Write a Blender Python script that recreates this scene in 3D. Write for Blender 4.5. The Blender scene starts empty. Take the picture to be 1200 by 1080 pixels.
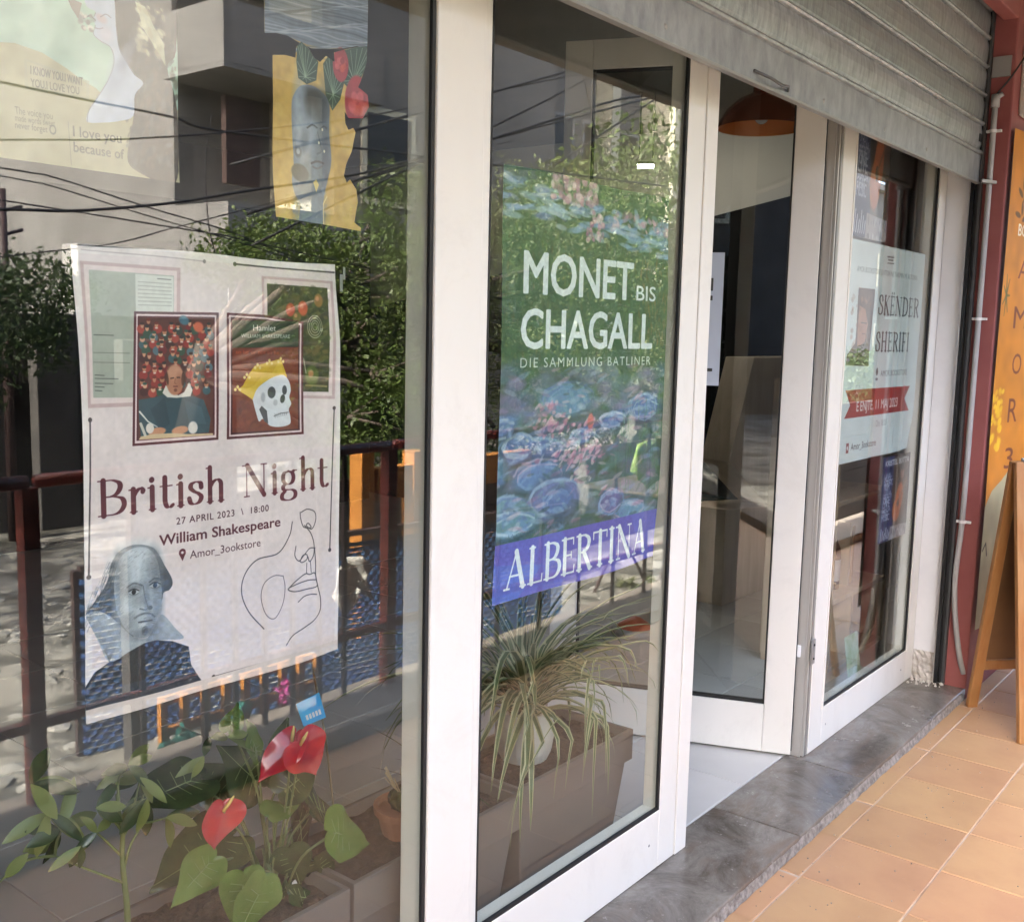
import bpy, bmesh, math, random
import numpy as np
from mathutils import Vector, Matrix
from mathutils.geometry import tessellate_polygon
from math import radians, sin, cos, pi

# ------------------------------------------------------------------ camera, world, sun, exposure
sc = bpy.context.scene
CAM = np.array([0.0, -1.387, 1.54])
_a = np.array([980.0, -132.0]); _b = np.array([-221.0, 9660.0])
FPX = math.sqrt(-float(_a @ _b))
_X = np.array([_a[0], _a[1], FPX]); _X /= np.linalg.norm(_X)
_Z = -np.array([_b[0], _b[1], FPX]); _Z /= np.linalg.norm(_Z)
_Y = np.cross(_Z, _X)
RW = np.array([_X, _Y, _Z])           # camera axes (right, down, forward) to world

cam_d = bpy.data.cameras.new('camera'); cam = bpy.data.objects.new('camera', cam_d)
sc.collection.objects.link(cam); sc.camera = cam
cam_d.sensor_fit = 'HORIZONTAL'; cam_d.sensor_width = 36.0
cam_d.lens = 36.0 * FPX / 1200.0
cam_d.clip_start = 0.02; cam_d.clip_end = 600
_m = Matrix([[RW[i][0], -RW[i][1], -RW[i][2]] for i in range(3)]).to_4x4()
_m.translation = Vector(CAM); cam.matrix_world = _m

SUN_DIR = Vector((-0.80, -0.012, 0.66)).normalized()      # towards the sun
world = bpy.data.worlds.new('World'); sc.world = world; world.use_nodes = True
wn = world.node_tree.nodes; wl = world.node_tree.links
bg = wn['Background']
sky = wn.new('ShaderNodeTexSky'); sky.sky_type = 'NISHITA'; sky.sun_disc = False
sky.sun_elevation = math.asin(SUN_DIR.z); sky.sun_rotation = math.atan2(SUN_DIR.x, SUN_DIR.y)
sky.air_density = 0.8; sky.dust_density = 5.0; sky.ozone_density = 1.0
wl.new(sky.outputs[0], bg.inputs[0]); bg.inputs[1].default_value = 0.15
sun_d = bpy.data.lights.new('sun', 'SUN'); sun_d.energy = 3.0; sun_d.angle = radians(0.5); sun_d.color = (1.0, 0.95, 0.87)
sun = bpy.data.objects.new('sun', sun_d); sc.collection.objects.link(sun)
sun.rotation_euler = (-SUN_DIR).to_track_quat('-Z', 'Y').to_euler(); sun.location = (-20, 0, 25)
sc.view_settings.view_transform = 'Standard'; sc.view_settings.look = 'None'
sc.view_settings.gamma = 1.0; sc.view_settings.use_curve_mapping = False
sc.view_settings.exposure = 3.85
sc.render.engine = 'CYCLES'
cy = sc.cycles
cy.max_bounces = 10; cy.diffuse_bounces = 5; cy.glossy_bounces = 4; cy.transmission_bounces = 4
cy.transparent_max_bounces = 24; cy.caustics_reflective = False; cy.caustics_refractive = False
cy.use_denoising = True; cy.sample_clamp_indirect = 6.0
try: cy.denoiser = 'OPENIMAGEDENOISE'; cy.denoising_prefilter = 'ACCURATE'
except Exception: pass

# ------------------------------------------------------------------ measuring helpers (metres; y = 0 is the shopfront plane)
def ray(u, v): return RW @ np.array([u - 600.0, v - 540.0, FPX])
def PY(u, v, y):
    r = ray(u, v); return CAM + r * (y - CAM[1]) / r[1]
def PX(u, v, x):
    r = ray(u, v); return CAM + r * (x - CAM[0]) / r[0]
def PZ(u, v, z):
    r = ray(u, v); return CAM + r * (z - CAM[2]) / r[2]
GY = 0.011                                   # mirror plane of the glazing
def RY(u, v, y):                             # a thing in the street seen in the glazing, y metres behind the mirror
    p = PY(u, v, y); return np.array([p[0], 2 * GY - y, p[2]])
def RX(u, v, x):
    p = PX(u, v, x); return np.array([p[0], 2 * GY - p[1], p[2]])
rnd = random.Random(7)
# ------------------------------------------------------------------ flat print: a small drawing board
class Board:
    """RGB print surface; measured points (photo x, y) map on to the sheet through m()."""
    def __init__(s, x0, x1, z1, z0, y, W, col):
        s.x0, s.x1, s.z0, s.z1, s.y = x0, x1, z0, z1, y
        s.W = W; s.H = int(round(W * (z1 - z0) / (x1 - x0)))
        s.a = np.zeros((s.H, s.W, 3), np.float32); s.a[:] = np.array(col, np.float32) / 255
        s.al = np.ones((s.H, s.W), np.float32)
    def m(s, p):
        q = PY(p[0], p[1], s.y)
        return ((q[0] - s.x0) / (s.x1 - s.x0) * s.W, (s.z1 - q[2]) / (s.z1 - s.z0) * s.H)
    def ms(s, pts): return [s.m(p) for p in pts]
    def comp(s, x0, y0, cov, col, al=1.0):
        h, w = cov.shape
        X0, Y0 = max(x0, 0), max(y0, 0); X1, Y1 = min(x0 + w, s.W), min(y0 + h, s.H)
        if X1 <= X0 or Y1 <= Y0: return
        c = (cov[Y0 - y0:Y1 - y0, X0 - x0:X1 - x0] * al)[..., None]
        s.a[Y0:Y1, X0:X1] = s.a[Y0:Y1, X0:X1] * (1 - c) + c * np.array(col, np.float32) / 255
    def mask(s, polys, ss=3, union=True):
        xs = [p[0] for q in polys for p in q]; ys = [p[1] for q in polys for p in q]
        x0 = int(math.floor(min(xs))) - 1; y0 = int(math.floor(min(ys))) - 1
        w = int(math.ceil(max(xs))) + 2 - x0; h = int(math.ceil(max(ys))) + 2 - y0
        if w <= 0 or h <= 0 or w > 6000 or h > 6000: return None
        M = np.zeros((h * ss, w * ss), bool)
        for q in polys:
            P = (np.array(q, float) - (x0, y0)) * ss
            a0 = max(int(P[:, 0].min()) - 1, 0); a1 = min(int(P[:, 0].max()) + 2, w * ss)
            b0 = max(int(P[:, 1].min()) - 1, 0); b1 = min(int(P[:, 1].max()) + 2, h * ss)
            gx = np.arange(a0, a1) + .5; gy = (np.arange(b0, b1) + .5)[:, None]
            ins = np.zeros((b1 - b0, a1 - a0), bool)
            n = len(P)
            for i in range(n):
                xa, ya = P[i]; xb, yb = P[(i + 1) % n]
                if ya == yb: continue
                c = (ya > gy) != (yb > gy)
                ins ^= c & (gx < (xb - xa) * (gy - ya) / (yb - ya) + xa)
            M[b0:b1, a0:a1] |= ins
        return x0, y0, M.reshape(h, ss, w, ss).mean((1, 3)).astype(np.float32)
    def poly(s, pts, col, al=1.0, raw=False):
        r = s.mask([pts if raw else s.ms(pts)])
        if r: s.comp(r[0], r[1], r[2], col, al)
    def polys(s, L, col, al=1.0):
        r = s.mask(L)
        if r: s.comp(r[0], r[1], r[2], col, al)
    def line(s, pts, w, col, al=1.0, raw=False, w2=None, curve=False, soft=.6):
        P = pts if raw else s.ms(pts)
        if curve: P = smooth(P)
        P = np.array(P, float); n = len(P)
        ws = np.full(n, float(w)) if w2 is None else np.linspace(w, w2, n)
        if callable(w2): ws = np.array([w2(i / (n - 1)) for i in range(n)])
        s.vline(P, ws, col, al, soft)
    def vline(s, P, ws, col, al=1.0, soft=.6):
        pad = ws.max() / 2 + 2
        x0 = int(P[:, 0].min() - pad); y0 = int(P[:, 1].min() - pad)
        w = int(P[:, 0].max() + pad) + 1 - x0; h = int(P[:, 1].max() + pad) + 1 - y0
        if w > 5000 or h > 5000: return
        cov = np.zeros((h, w), np.float32)
        for i in range(len(P) - 1):
            a, b = P[i], P[i + 1]; r = max(ws[i], ws[i + 1]) / 2 + 2
            a0 = max(int(min(a[0], b[0]) - r) - x0, 0); a1 = min(int(max(a[0], b[0]) + r) + 2 - x0, w)
            b0 = max(int(min(a[1], b[1]) - r) - y0, 0); b1 = min(int(max(a[1], b[1]) + r) + 2 - y0, h)
            if a1 <= a0 or b1 <= b0: continue
            gx = np.arange(a0, a1) + x0 + .5; gy = (np.arange(b0, b1) + y0 + .5)[:, None]
            d = b - a; L2 = max(float(d @ d), 1e-9)
            t = np.clip(((gx - a[0]) * d[0] + (gy - a[1]) * d[1]) / L2, 0, 1)
            dist = np.hypot(gx - a[0] - t * d[0], gy - a[1] - t * d[1])
            wd = (ws[i] + (ws[i + 1] - ws[i]) * t) / 2
            c = np.clip((wd - dist) / (2 * soft) + .5, 0, 1)
            cov[b0:b1, a0:a1] = np.maximum(cov[b0:b1, a0:a1], c)
        s.comp(x0, y0, cov, col, al)
    def ell(s, c, rx, ry, col, al=1.0, rot=0.0, soft=.08, raw=False):
        cx, cy_ = c if raw else s.m(c)
        R = max(rx, ry) * (1 + soft) + 2
        x0, y0 = int(cx - R), int(cy_ - R); n = int(2 * R) + 2
        gx = np.arange(n) + x0 + .5 - cx; gy = (np.arange(n) + y0 + .5 - cy_)[:, None]
        u = gx * cos(rot) + gy * sin(rot); v = -gx * sin(rot) + gy * cos(rot)
        d = np.hypot(u / rx, v / ry)
        s.comp(x0, y0, np.clip((1 - d) / max(soft, 1.2 / min(rx, ry)) + .5, 0, 1).astype(np.float32), col, al)
    def dabs(s, box, n, cols, r=(3, 9), asp=2.2, al=.6, seed=1, ang=0.0, spread=.5, clip=None):
        """many short brush strokes inside a region of the sheet (box in sheet pixels)"""
        g = random.Random(seed)
        for _ in range(n):
            x = g.uniform(box[0], box[2]); y = g.uniform(box[1], box[3])
            if clip is not None and not clip(x, y): continue
            k = g.uniform(*r)
            s.ell((x, y), k * asp, k, g.choice(cols), al * g.uniform(.6, 1.2), ang + g.gauss(0, spread), .5, True)
    def mottle(s, amt, cell, seed=0, box=None):
        g = np.random.RandomState(seed)
        h, w = s.H, s.W
        n = g.randn(h // cell + 3, w // cell + 3)
        yy = np.linspace(0, n.shape[0] - 1.001, h); xx = np.linspace(0, n.shape[1] - 1.001, w)
        iy = yy.astype(int); ix = xx.astype(int); fy = (yy - iy)[:, None]; fx = xx - ix
        A = n[iy][:, ix] * (1 - fx) + n[iy][:, ix + 1] * fx; B = n[iy + 1][:, ix] * (1 - fx) + n[iy + 1][:, ix + 1] * fx
        N = (A * (1 - fy) + B * fy) * amt
        if box: 
            M = np.zeros((h, w)); M[int(box[1]):int(box[3]), int(box[0]):int(box[2])] = 1; N = N * M
        s.a = np.clip(s.a * (1 + N[..., None]), 0, 1).astype(np.float32)
    def text(s, body, p0, p1, cap, col, bold=0.0, al=1.0, space=1.0, raw=False):
        """sans text: baseline from p0 to p1, cap height cap (sheet px)"""
        a = np.array(p0 if raw else s.m(p0)); b = np.array(p1 if raw else s.m(p1))
        V, F = font_mesh(body, 0.0, space)
        x0, x1 = V[:, 0].min(), V[:, 0].max()
        capu = 0.70
        L = np.linalg.norm(b - a); e = (b - a) / L; nrm = np.array([e[1], -e[0]])
        P = a + np.outer((V[:, 0] - x0) / (x1 - x0) * L, e) + np.outer(V[:, 1] / capu * cap, nrm)
        w = bold / .7 * cap
        sh = [(0, 0)] if w < .3 else [(dx * w, dy * w) for dx, dy in ((0, 0), (-1, 0), (1, 0), (0, -.7), (0, .7), (-.7, -.5), (.7, .5), (-.7, .5), (.7, -.5))]
        s.polys([[(P[i][0] + dx, P[i][1] + dy) for i in f] for dx, dy in sh for f in F], col, al)
    def serif(s, body, p0, p1, cap, col, thick=.15, thin=.035, al=1.0, gap=.10, raw=False):
        a = np.array(p0 if raw else s.m(p0)); b = np.array(p1 if raw else s.m(p1))
        L = np.linalg.norm(b - a); e = (b - a) / L; nrm = np.array([e[1], -e[0]])
        adv = 0; items = []
        for ch in body:
            if ch == ' ': adv += .42; continue
            g = GLYPH[ch]; items.append((adv, g)); adv += g[0] + gap
        adv -= gap
        k = L / adv
        for off, (w, strokes) in items:
            for st in strokes:
                kind, pts = st[0], st[1]; wf = st[2] if len(st) > 2 else None
                Q = smooth(pts, 10) if kind == 'c' else subdiv(pts)
                Q = np.array(Q)
                P = a + np.outer((Q[:, 0] + off) * k, e) + np.outer(Q[:, 1] * cap, nrm)
                ws = []
                for i in range(len(Q)):
                    j0, j1 = max(i - 1, 0), min(i + 1, len(Q) - 1)
                    d = Q[j1] - Q[j0]; l = math.hypot(*d) or 1
                    v = abs(d[1]) / l
                    ww = thin + (thick - thin) * v ** 1.5 if wf is None else wf * thick
                    ws.append(max(ww * (cap * .5 + k * .5), 1.0))
                s.vline(P, np.array(ws), col, al, .55)
    def dot(s, p, r, col): s.ell(p, r, r, col)
    def image(s, name):
        im = bpy.data.images.new(name, s.W, s.H, alpha=True, float_buffer=False)
        px = np.ones((s.H, s.W, 4), np.float32); px[..., :3] = np.clip(s.a, 0, 1)[::-1]; px[..., 3] = s.al[::-1]
        im.pixels.foreach_set(px.ravel()); im.update()
        try: im.pack()
        except Exception: pass
        return im

def smooth(P, n=8):
    P = [np.array(p, float) for p in P]; out = []
    Q = [2 * P[0] - P[1]] + P + [2 * P[-1] - P[-2]]
    for i in range(1, len(Q) - 2):
        p0, p1, p2, p3 = Q[i - 1:i + 3]
        for k in range(n):
            t = k / n
            out.append(.5 * ((2 * p1) + (-p0 + p2) * t + (2 * p0 - 5 * p1 + 4 * p2 - p3) * t * t + (-p0 + 3 * p1 - 3 * p2 + p3) * t ** 3))
    out.append(P[-1]); return out
def subdiv(P):
    out = []
    for a, b in zip(P[:-1], P[1:]):
        a = np.array(a, float); b = np.array(b, float); out += [a, a + (b - a) * .5]
        out.append(b)
    return out
_fc = {}
def font_mesh(body, bold, space):
    key = (body, bold, space)
    if key in _fc: return _fc[key]
    cu = bpy.data.curves.new('t', 'FONT'); cu.body = body; cu.size = 1.0; cu.offset = bold; cu.resolution_u = 3
    cu.space_character = space
    o = bpy.data.objects.new('t', cu); sc.collection.objects.link(o)
    dg = bpy.context.evaluated_depsgraph_get(); oe = o.evaluated_get(dg); me = oe.to_mesh()
    V = np.array([v.co[:2] for v in me.vertices]); F = [tuple(p.vertices) for p in me.polygons]
    oe.to_mesh_clear(); bpy.data.objects.remove(o); bpy.data.curves.remove(cu)
    _fc[key] = (V, F); return V, F

def _sf(x, y, w=.1, k=.82): return ('l', [(x - w * k, y), (x + w * k, y)])
GLYPH = {
 'B': (.62, [('l', [(.14, 0), (.14, 1)]), ('c', [(.02, 1), (.2, 1), (.36, .99), (.5, .9), (.52, .76), (.44, .6), (.3, .53), (.14, .53)]),
             ('c', [(.2, .53), (.38, .52), (.56, .44), (.61, .27), (.54, .1), (.4, .01), (.2, 0), (.02, 0)])]),
 'r': (.38, [('l', [(.12, 0), (.12, .66)]), _sf(.12, 0, .1), ('l', [(.02, .65), (.12, .66)]), ('c', [(.12, .46), (.2, .6), (.3, .67), (.37, .6)]), ('l', [(.345, .57), (.355, .6)], .9)]),
 'i': (.22, [('l', [(.11, 0), (.11, .66)]), _sf(.11, 0, .1), ('l', [(.01, .65), (.11, .66)]), ('l', [(.10, .88), (.105, .885)], 1.05)]),
 't': (.32, [('c', [(.12, .9), (.12, .5), (.12, .2), (.16, .04), (.24, 0), (.32, .06)]), ('l', [(.0, .65), (.3, .65)])]),
 's': (.36, [('c', [(.33, .5), (.31, .62), (.2, .67), (.08, .61), (.06, .5), (.14, .39), (.26, .3), (.33, .19), (.28, .05), (.16, -.01), (.06, .04), (.02, .17)])]),
 'h': (.52, [('l', [(.12, 0), (.12, 1.06)]), _sf(.12, 0), ('l', [(.02, 1.05), (.12, 1.06)]), ('c', [(.12, .46), (.2, .6), (.32, .67), (.41, .58), (.42, .4), (.42, .2), (.42, 0)]), _sf(.42, 0)]),
 'g': (.48, [('c', [(.22, .67), (.09, .6), (.06, .44), (.1, .3), (.22, .23), (.34, .3), (.38, .45), (.34, .6), (.22, .67)]), ('c', [(.33, .6), (.4, .67), (.48, .68)]),
             ('c', [(.14, .26), (.06, .17), (.08, .08), (.2, .05), (.34, .03), (.43, -.06), (.42, -.2), (.3, -.29), (.14, -.29), (.03, -.22), (.03, -.1), (.12, .02)])]),
 'N': (.74, [('l', [(.12, 0), (.12, 1)], .25), _sf(.12, 0, .09), ('l', [(.0, 1), (.14, 1)]), ('l', [(.14, 1), (.62, .0)], 1.0), ('l', [(.62, 0), (.62, 1)], .25), _sf(.62, 1, .1)]),
 'A': (.72, [('l', [(.36, 1), (.1, 0)], .3), ('l', [(.36, 1), (.62, 0)], 1.0), ('l', [(.18, .34), (.54, .34)]), _sf(.1, 0, .1), _sf(.62, 0, .11)]),
 'L': (.52, [('l', [(.14, 0), (.14, 1)]), _sf(.14, 1, .12), ('l', [(.02, 0), (.5, 0)]), ('l', [(.5, 0), (.51, .2)], .3)]),
 'E': (.54, [('l', [(.14, 0), (.14, 1)]), ('l', [(.02, 1), (.48, 1)]), ('l', [(.48, 1), (.48, .82)], .3), ('l', [(.14, .52), (.4, .52)]), ('l', [(.4, .44), (.4, .6)], .3), ('l', [(.02, 0), (.5, 0)]), ('l', [(.5, 0), (.52, .2)], .3)]),
 'F': (.50, [('l', [(.14, 0), (.14, 1)]), ('l', [(.02, 1), (.48, 1)]), ('l', [(.48, 1), (.48, .82)], .3), ('l', [(.14, .5), (.38, .5)]), ('l', [(.38, .42), (.38, .58)], .3), _sf(.14, 0, .12)]),
 'R': (.64, [('l', [(.14, 0), (.14, 1)]), _sf(.14, 0, .12), ('c', [(.02, 1), (.2, 1), (.36, .99), (.5, .89), (.52, .74), (.44, .58), (.3, .5), (.14, .5)]), ('l', [(.32, .5), (.56, 0)], 1.0), ('l', [(.54, 0), (.66, 0)])]),
 'T': (.60, [('l', [(.3, 0), (.3, 1)]), _sf(.3, 0, .12), ('l', [(.02, 1), (.58, 1)]), ('l', [(.02, 1), (.02, .8)], .3), ('l', [(.58, 1), (.58, .8)], .3)]),
 'I': (.28, [('l', [(.14, 0), (.14, 1)]), _sf(.14, 0, .12), _sf(.14, 1, .12)]),
 'S': (.50, [('c', [(.43, .76), (.38, .95), (.24, 1.01), (.1, .93), (.07, .76), (.16, .6), (.32, .48), (.44, .34), (.44, .14), (.32, .01), (.17, 0), (.07, .08), (.04, .28)])]),
 'K': (.64, [('l', [(.14, 0), (.14, 1)]), _sf(.14, 0, .12), _sf(.14, 1, .12), ('l', [(.15, .45), (.54, 1)], .3), ('l', [(.26, .6), (.56, 0)], 1.0), _sf(.56, 0, .1), _sf(.54, 1, .08)]),
 'D': (.66, [('l', [(.14, 0), (.14, 1)]), ('c', [(.02, 1), (.24, 1), (.46, .93), (.6, .72), (.62, .5), (.59, .26), (.46, .07), (.24, 0), (.02, 0)])]),
 'H': (.70, [('l', [(.14, 0), (.14, 1)]), _sf(.14, 0, .12), _sf(.14, 1, .12), ('l', [(.56, 0), (.56, 1)]), _sf(.56, 0, .12), _sf(.56, 1, .12), ('l', [(.14, .52), (.56, .52)])]),
}
GLYPH['\u00cb'] = (.54, GLYPH['E'][1] + [('l', [(.14, 1.18), (.145, 1.185)], .8), ('l', [(.36, 1.18), (.365, 1.185)], .8)])

def art_british():
    b = Board(.779, 1.271, 1.645, .943, .02, 860, (240, 230, 226))
    W, H = b.W, b.H
    g = lambda x, y, k=3.53: (80 + x / k, 270 + y / k)            # enlarged-view coordinates, upper half
    h = lambda x, y: (80 + x / 3.273, 520 + y / 3.273)            # lower half
    b.a[20:-34, 18:-14] = np.array((234, 220, 217)) / 255
    # pale document picture, left
    b.poly([g(65, 125), g(465, 155), g(462, 720), g(80, 735)], (206, 178, 176))
    b.poly([g(78, 140), g(450, 168), g(448, 705), g(92, 718)], (236, 218, 214))
    b.poly([g(98, 162), g(438, 188), g(436, 690), g(104, 692)], (176, 182, 168))
    b.poly([g(280, 180), g(436, 192), g(436, 345), g(282, 335)], (222, 224, 214))
    for i in range(7): b.line([g(292, 212 + i * 16), g(428, 222 + i * 15)], 1.6, (120, 120, 110), .6)
    b.line([g(370, 200), g(425, 204)], 2.2, (70, 70, 66), .7)
    for (x, y, x2) in ((110, 432, 190), (112, 598, 150), (112, 612, 208), (112, 632, 186), (112, 646, 150), (112, 662, 140)):
        b.line([g(x, y), g(x2, y + 2)], 2.2, (70, 74, 68), .75)
    for y in (505, 545): b.line([g(106, y), g(256, y + 3)], 1.6, (110, 114, 104), .8)
    # still life, right
    b.poly([g(800, 188), g(1110, 210), g(1102, 697), g(806, 690)], (206, 178, 176))
    b.poly([g(810, 200), g(1098, 220), g(1092, 684), g(815, 680)], (236, 218, 214))
    q = b.ms([g(822, 220), g(1084, 238), g(1078, 668), g(826, 664)])
    b.poly(q, (58, 62, 38), raw=True)
    X0, Y0 = q[0]; X1, Y1 = q[2]
    inb = lambda x, y: X0 + 8 < x < X1 - 8 and Y0 + 8 < y < Y1 - 8
    b.dabs((X0, Y0, X1, Y1), 260, [(48, 60, 34), (84, 88, 46), (110, 104, 60), (36, 42, 26), (120, 96, 60)], (5, 12), 1.8, .5, 3, clip=inb)
    for (x, y, r, c) in ((918, 328, 17, (196, 84, 58)), (970, 322, 19, (204, 92, 62)), (945, 360, 15, (120, 110, 60)), (1010, 600, 26, (96, 112, 52)), (1040, 290, 18, (150, 112, 60))):
        b.ell(g(x, y), r, r * 1.15, c, .95, 0, .3); b.ell(g(x - 5, y - 8), r * .4, r * .4, (226, 150, 110), .7, 0, .6)
    for r in (28, 22, 15, 9):
        cx, cy_ = b.m(g(1020, 398)); t = np.linspace(0, 2 * pi, 40)
        b.line([(cx + r * cos(a) * 1.05, cy_ + r * sin(a) * 1.2) for a in t], 2.2, (206, 204, 184), .75, raw=True)
    b.line([g(975, 530), g(985, 590)], 4, (200, 200, 180), .6); b.line([g(985, 640), g(1070, 645)], 6, (150, 140, 90), .8)
    # picture of a crowd with a writing man
    b.poly([g(275, 335), g(625, 340), g(620, 865), g(265, 892)], (84, 26, 38))
    b.poly([g(284, 345), g(615, 350), g(611, 856), g(275, 881)], (236, 214, 214))
    b.poly([g(290, 353), g(608, 358), g(604, 846), g(282, 870)], (84, 26, 38))
    q = b.ms([g(296, 360), g(602, 365), g(598, 836), g(289, 860)])
    b.poly(q, (92, 48, 44), raw=True)
    X0, Y0 = q[3][0] + 2, q[0][1]; X1, Y1 = q[1][0], q[2][1]
    gr = random.Random(5)
    for r_ in range(9):
        for c_ in range(8):
            x = X0 + (c_ + .5 + gr.uniform(-.3, .3) + (r_ % 2) * .4) * (X1 - X0) / 8.4; y = Y0 + 14 + r_ * 21 + gr.uniform(-6, 6)
            if not (X0 + 8 < x < X1 - 8): continue
            body = gr.choice([(70, 30, 30), (44, 60, 56)] if gr.random() < .3 else [(150, 44, 40), (168, 56, 48), (60, 96, 104), (120, 34, 38), (50, 84, 66), (84, 116, 128), (174, 70, 58)])
            b.ell((x, y + 13), 13, 12, body, .95, 0, .2, True)
            x += gr.uniform(-4, 4); y += gr.uniform(-4, 4); b.ell((x, y), gr.uniform(4.5, 7.5), gr.uniform(6, 9), gr.choice([(206, 150, 118), (190, 128, 96), (216, 166, 134)]), 1, 0, .25, True)
            b.ell((x, y - 5), 6.5, 4, gr.choice([(60, 32, 26), (110, 40, 30), (40, 36, 40), (48, 80, 66)]), .95, 0, .3, True)
            if gr.random() < .35: b.ell((x, y + 8), 5, 2, (226, 218, 206), .9, 0, .3, True)
    b.poly([g(292, 700), g(360, 690), g(400, 676), g(430, 690), g(500, 680), g(560, 700), g(588, 780), g(580, 836), g(300, 852), g(292, 760)], (56, 82, 92))
    b.poly([g(340, 740), g(400, 690), g(420, 800), g(380, 830)], (44, 66, 78), .7); b.poly([g(480, 700), g(550, 730), g(570, 800), g(500, 800)], (72, 100, 112), .6)
    b.poly([g(390, 672), g(404, 640), g(430, 668), g(455, 682), g(480, 668), g(500, 628), g(514, 660), g(505, 686), g(450, 692), g(410, 690)], (232, 226, 214))
    b.ell(g(442, 618), 27, 41, (196, 134, 104), 1, .05, .1); b.ell(g(440, 585), 22, 18, (214, 160, 130), .8, 0, .6)
    b.ell(g(476, 612), 6, 20, (78, 44, 32), .9, .1, .3); b.ell(g(410, 612), 4, 18, (78, 44, 32), .8, -.1, .3); b.ell(g(444, 660), 5, 5, (110, 62, 46), .8, 0, .6); b.ell(g(458, 625), 10, 22, (160, 100, 76), .5, 0, .9)
    b.line([g(424, 612), g(436, 610)], 3, (60, 34, 28)); b.line([g(450, 608), g(462, 608)], 3, (60, 34, 28)); b.line([g(443, 612), g(440, 632), g(447, 634)], 2, (140, 84, 64)); b.line([g(436, 645), g(452, 645)], 3, (110, 50, 44))
    for (x, y) in ((368, 832), (462, 826)): b.ell(g(x, y), 26, 11, (206, 146, 112), 1, -.1, .2)
    b.ell(g(515, 815), 15, 17, (230, 222, 212), 1, 0, .2); b.ell(g(338, 818), 12, 14, (230, 222, 212), 1, 0, .2)
    b.poly([g(300, 852), g(350, 842), g(430, 838), g(500, 842), g(598, 838), g(598, 846), g(290, 866)], (216, 190, 150))
    b.line([g(296, 750), g(330, 790), g(368, 812)], 5, (226, 226, 220), 1, w2=2); b.line([g(300, 800), g(318, 846)], 8, (220, 214, 200), .9)
    b.ell(g(480, 372), 16, 12, (70, 112, 130), 1, .3, .4); b.ell(g(540, 400), 16, 14, (206, 104, 76), 1, .3, .4)
    # crowned skull cover
    b.poly([g(658, 340), g(820, 350), g(972, 378), g(975, 842), g(655, 864)], (84, 26, 38))
    b.poly([g(667, 350), g(818, 360), g(964, 386), g(966, 833), g(665, 853)], (236, 214, 214))
    b.poly([g(674, 358), g(817, 367), g(958, 392), g(959, 826), g(671, 845)], (70, 24, 32))
    q = b.ms([g(680, 372), g(952, 376), g(952, 480), g(680, 486)]); b.poly(q, (42, 62, 38), raw=True)
    b.dabs((q[0][0] + 6, q[0][1] + 4, q[1][0] - 6, q[2][1] - 4), 90, [(34, 50, 30), (60, 84, 48), (46, 70, 50)], (3, 7), 2, .5, 8)
    q = b.ms([g(680, 486), g(952, 484), g(952, 820), g(678, 836)]); b.poly(q, (118, 48, 30), raw=True)
    b.dabs((q[0][0] + 9, q[0][1] + 8, q[1][0] - 9, q[2][1] - 8), 320, [(96, 38, 28), (138, 62, 36), (110, 40, 36), (128, 70, 40)], (3, 9), 1.8, .45, 9)
    b.text('Hamlet', g(765, 414), g(858, 416), 17, (240, 240, 232), .012)
    b.text('WILLIAM SHAKESPEARE', g(716, 443), g(918, 446), 11, (220, 224, 214), .004)
    b.text('to be or not to be', g(694, 510), g(872, 512), 11, (190, 84, 54), .0)
    b.poly([g(700, 660), g(722, 640), g(742, 600), g(770, 560), g(880, 530), g(905, 600), (336.5, 455), (322, 452), g(840, 610), g(800, 650), g(765, 700)], (214, 176, 50))
    b.poly([g(693, 650), g(735, 655), g(770, 640), g(800, 600), g(845, 590), g(880, 525), g(892, 600), g(840, 620), g(790, 650), g(762, 700)], (226, 190, 62))
    for (x, y) in ((738, 606), (782, 566), (832, 548), (880, 540), (700, 656)):
        for dx, dy in ((0, -10), (-10, 2), (10, 2)): b.ell(g(x + dx, y + dy), 4.5, 4.5, (236, 214, 130))
    sk = [(762, 700), (780, 656), (812, 628), (850, 606), (890, 598), (914, 622), (922, 660), (916, 690), (924, 716), (914, 740), (920, 770), (918, 800), (880, 812), (836, 808), (806, 780), (790, 790), (778, 758)]
    b.poly(smooth([g(*p) for p in sk + [sk[0]]], 5), (222, 226, 230))
    b.poly([g(790, 740), g(800, 725), g(822, 745), g(828, 800), g(812, 790)], (70, 74, 80)); b.ell(g(842, 670), 15, 17, (60, 66, 72)); b.ell(g(896, 660), 9, 14, (60, 66, 72)); b.ell(g(888, 696), 9, 13, (50, 54, 60), 1, .3)
    b.ell(g(806, 690), 8, 14, (150, 158, 166), .7, 0, .5); b.ell(g(858, 712), 8, 9, (160, 166, 172), .7, 0, .5)
    b.line([g(852, 768), g(880, 756), g(912, 752)], 2.5, (90, 94, 98))
    for i in range(7): b.line([g(856 + i * 8, 758 - i * 1), g(857 + i * 8, 774 - i * 2)], 1.6, (90, 94, 98))
    # ruled lines with end dots
    dk = (70, 62, 66)
    b.line([(275.5, 309.5), (397, 319.6)], 5, dk); b.dot((275.8, 309.6), 6, dk)
    b.line([(100, 291), (240, 307)], 3, (176, 160, 160), .7); b.dot((240, 307), 5, (150, 136, 138))
    b.line([(105, 492), (104.6, 676)], 4.5, dk); b.dot((105, 492), 6, dk); b.dot((104.6, 676), 6, dk)
    b.line([(391.6, 478), (386.2, 644)], 4.5, dk); b.dot((391.6, 478), 6, dk); b.dot((386.2, 644), 6.5, dk)
    b.line([(250, 792.5), (391.2, 753.7)], 4.5, dk); b.dot((250, 792.5), 6, dk); b.dot((391.2, 753.7), 6.5, dk)
    mar = (92, 34, 48)
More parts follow.
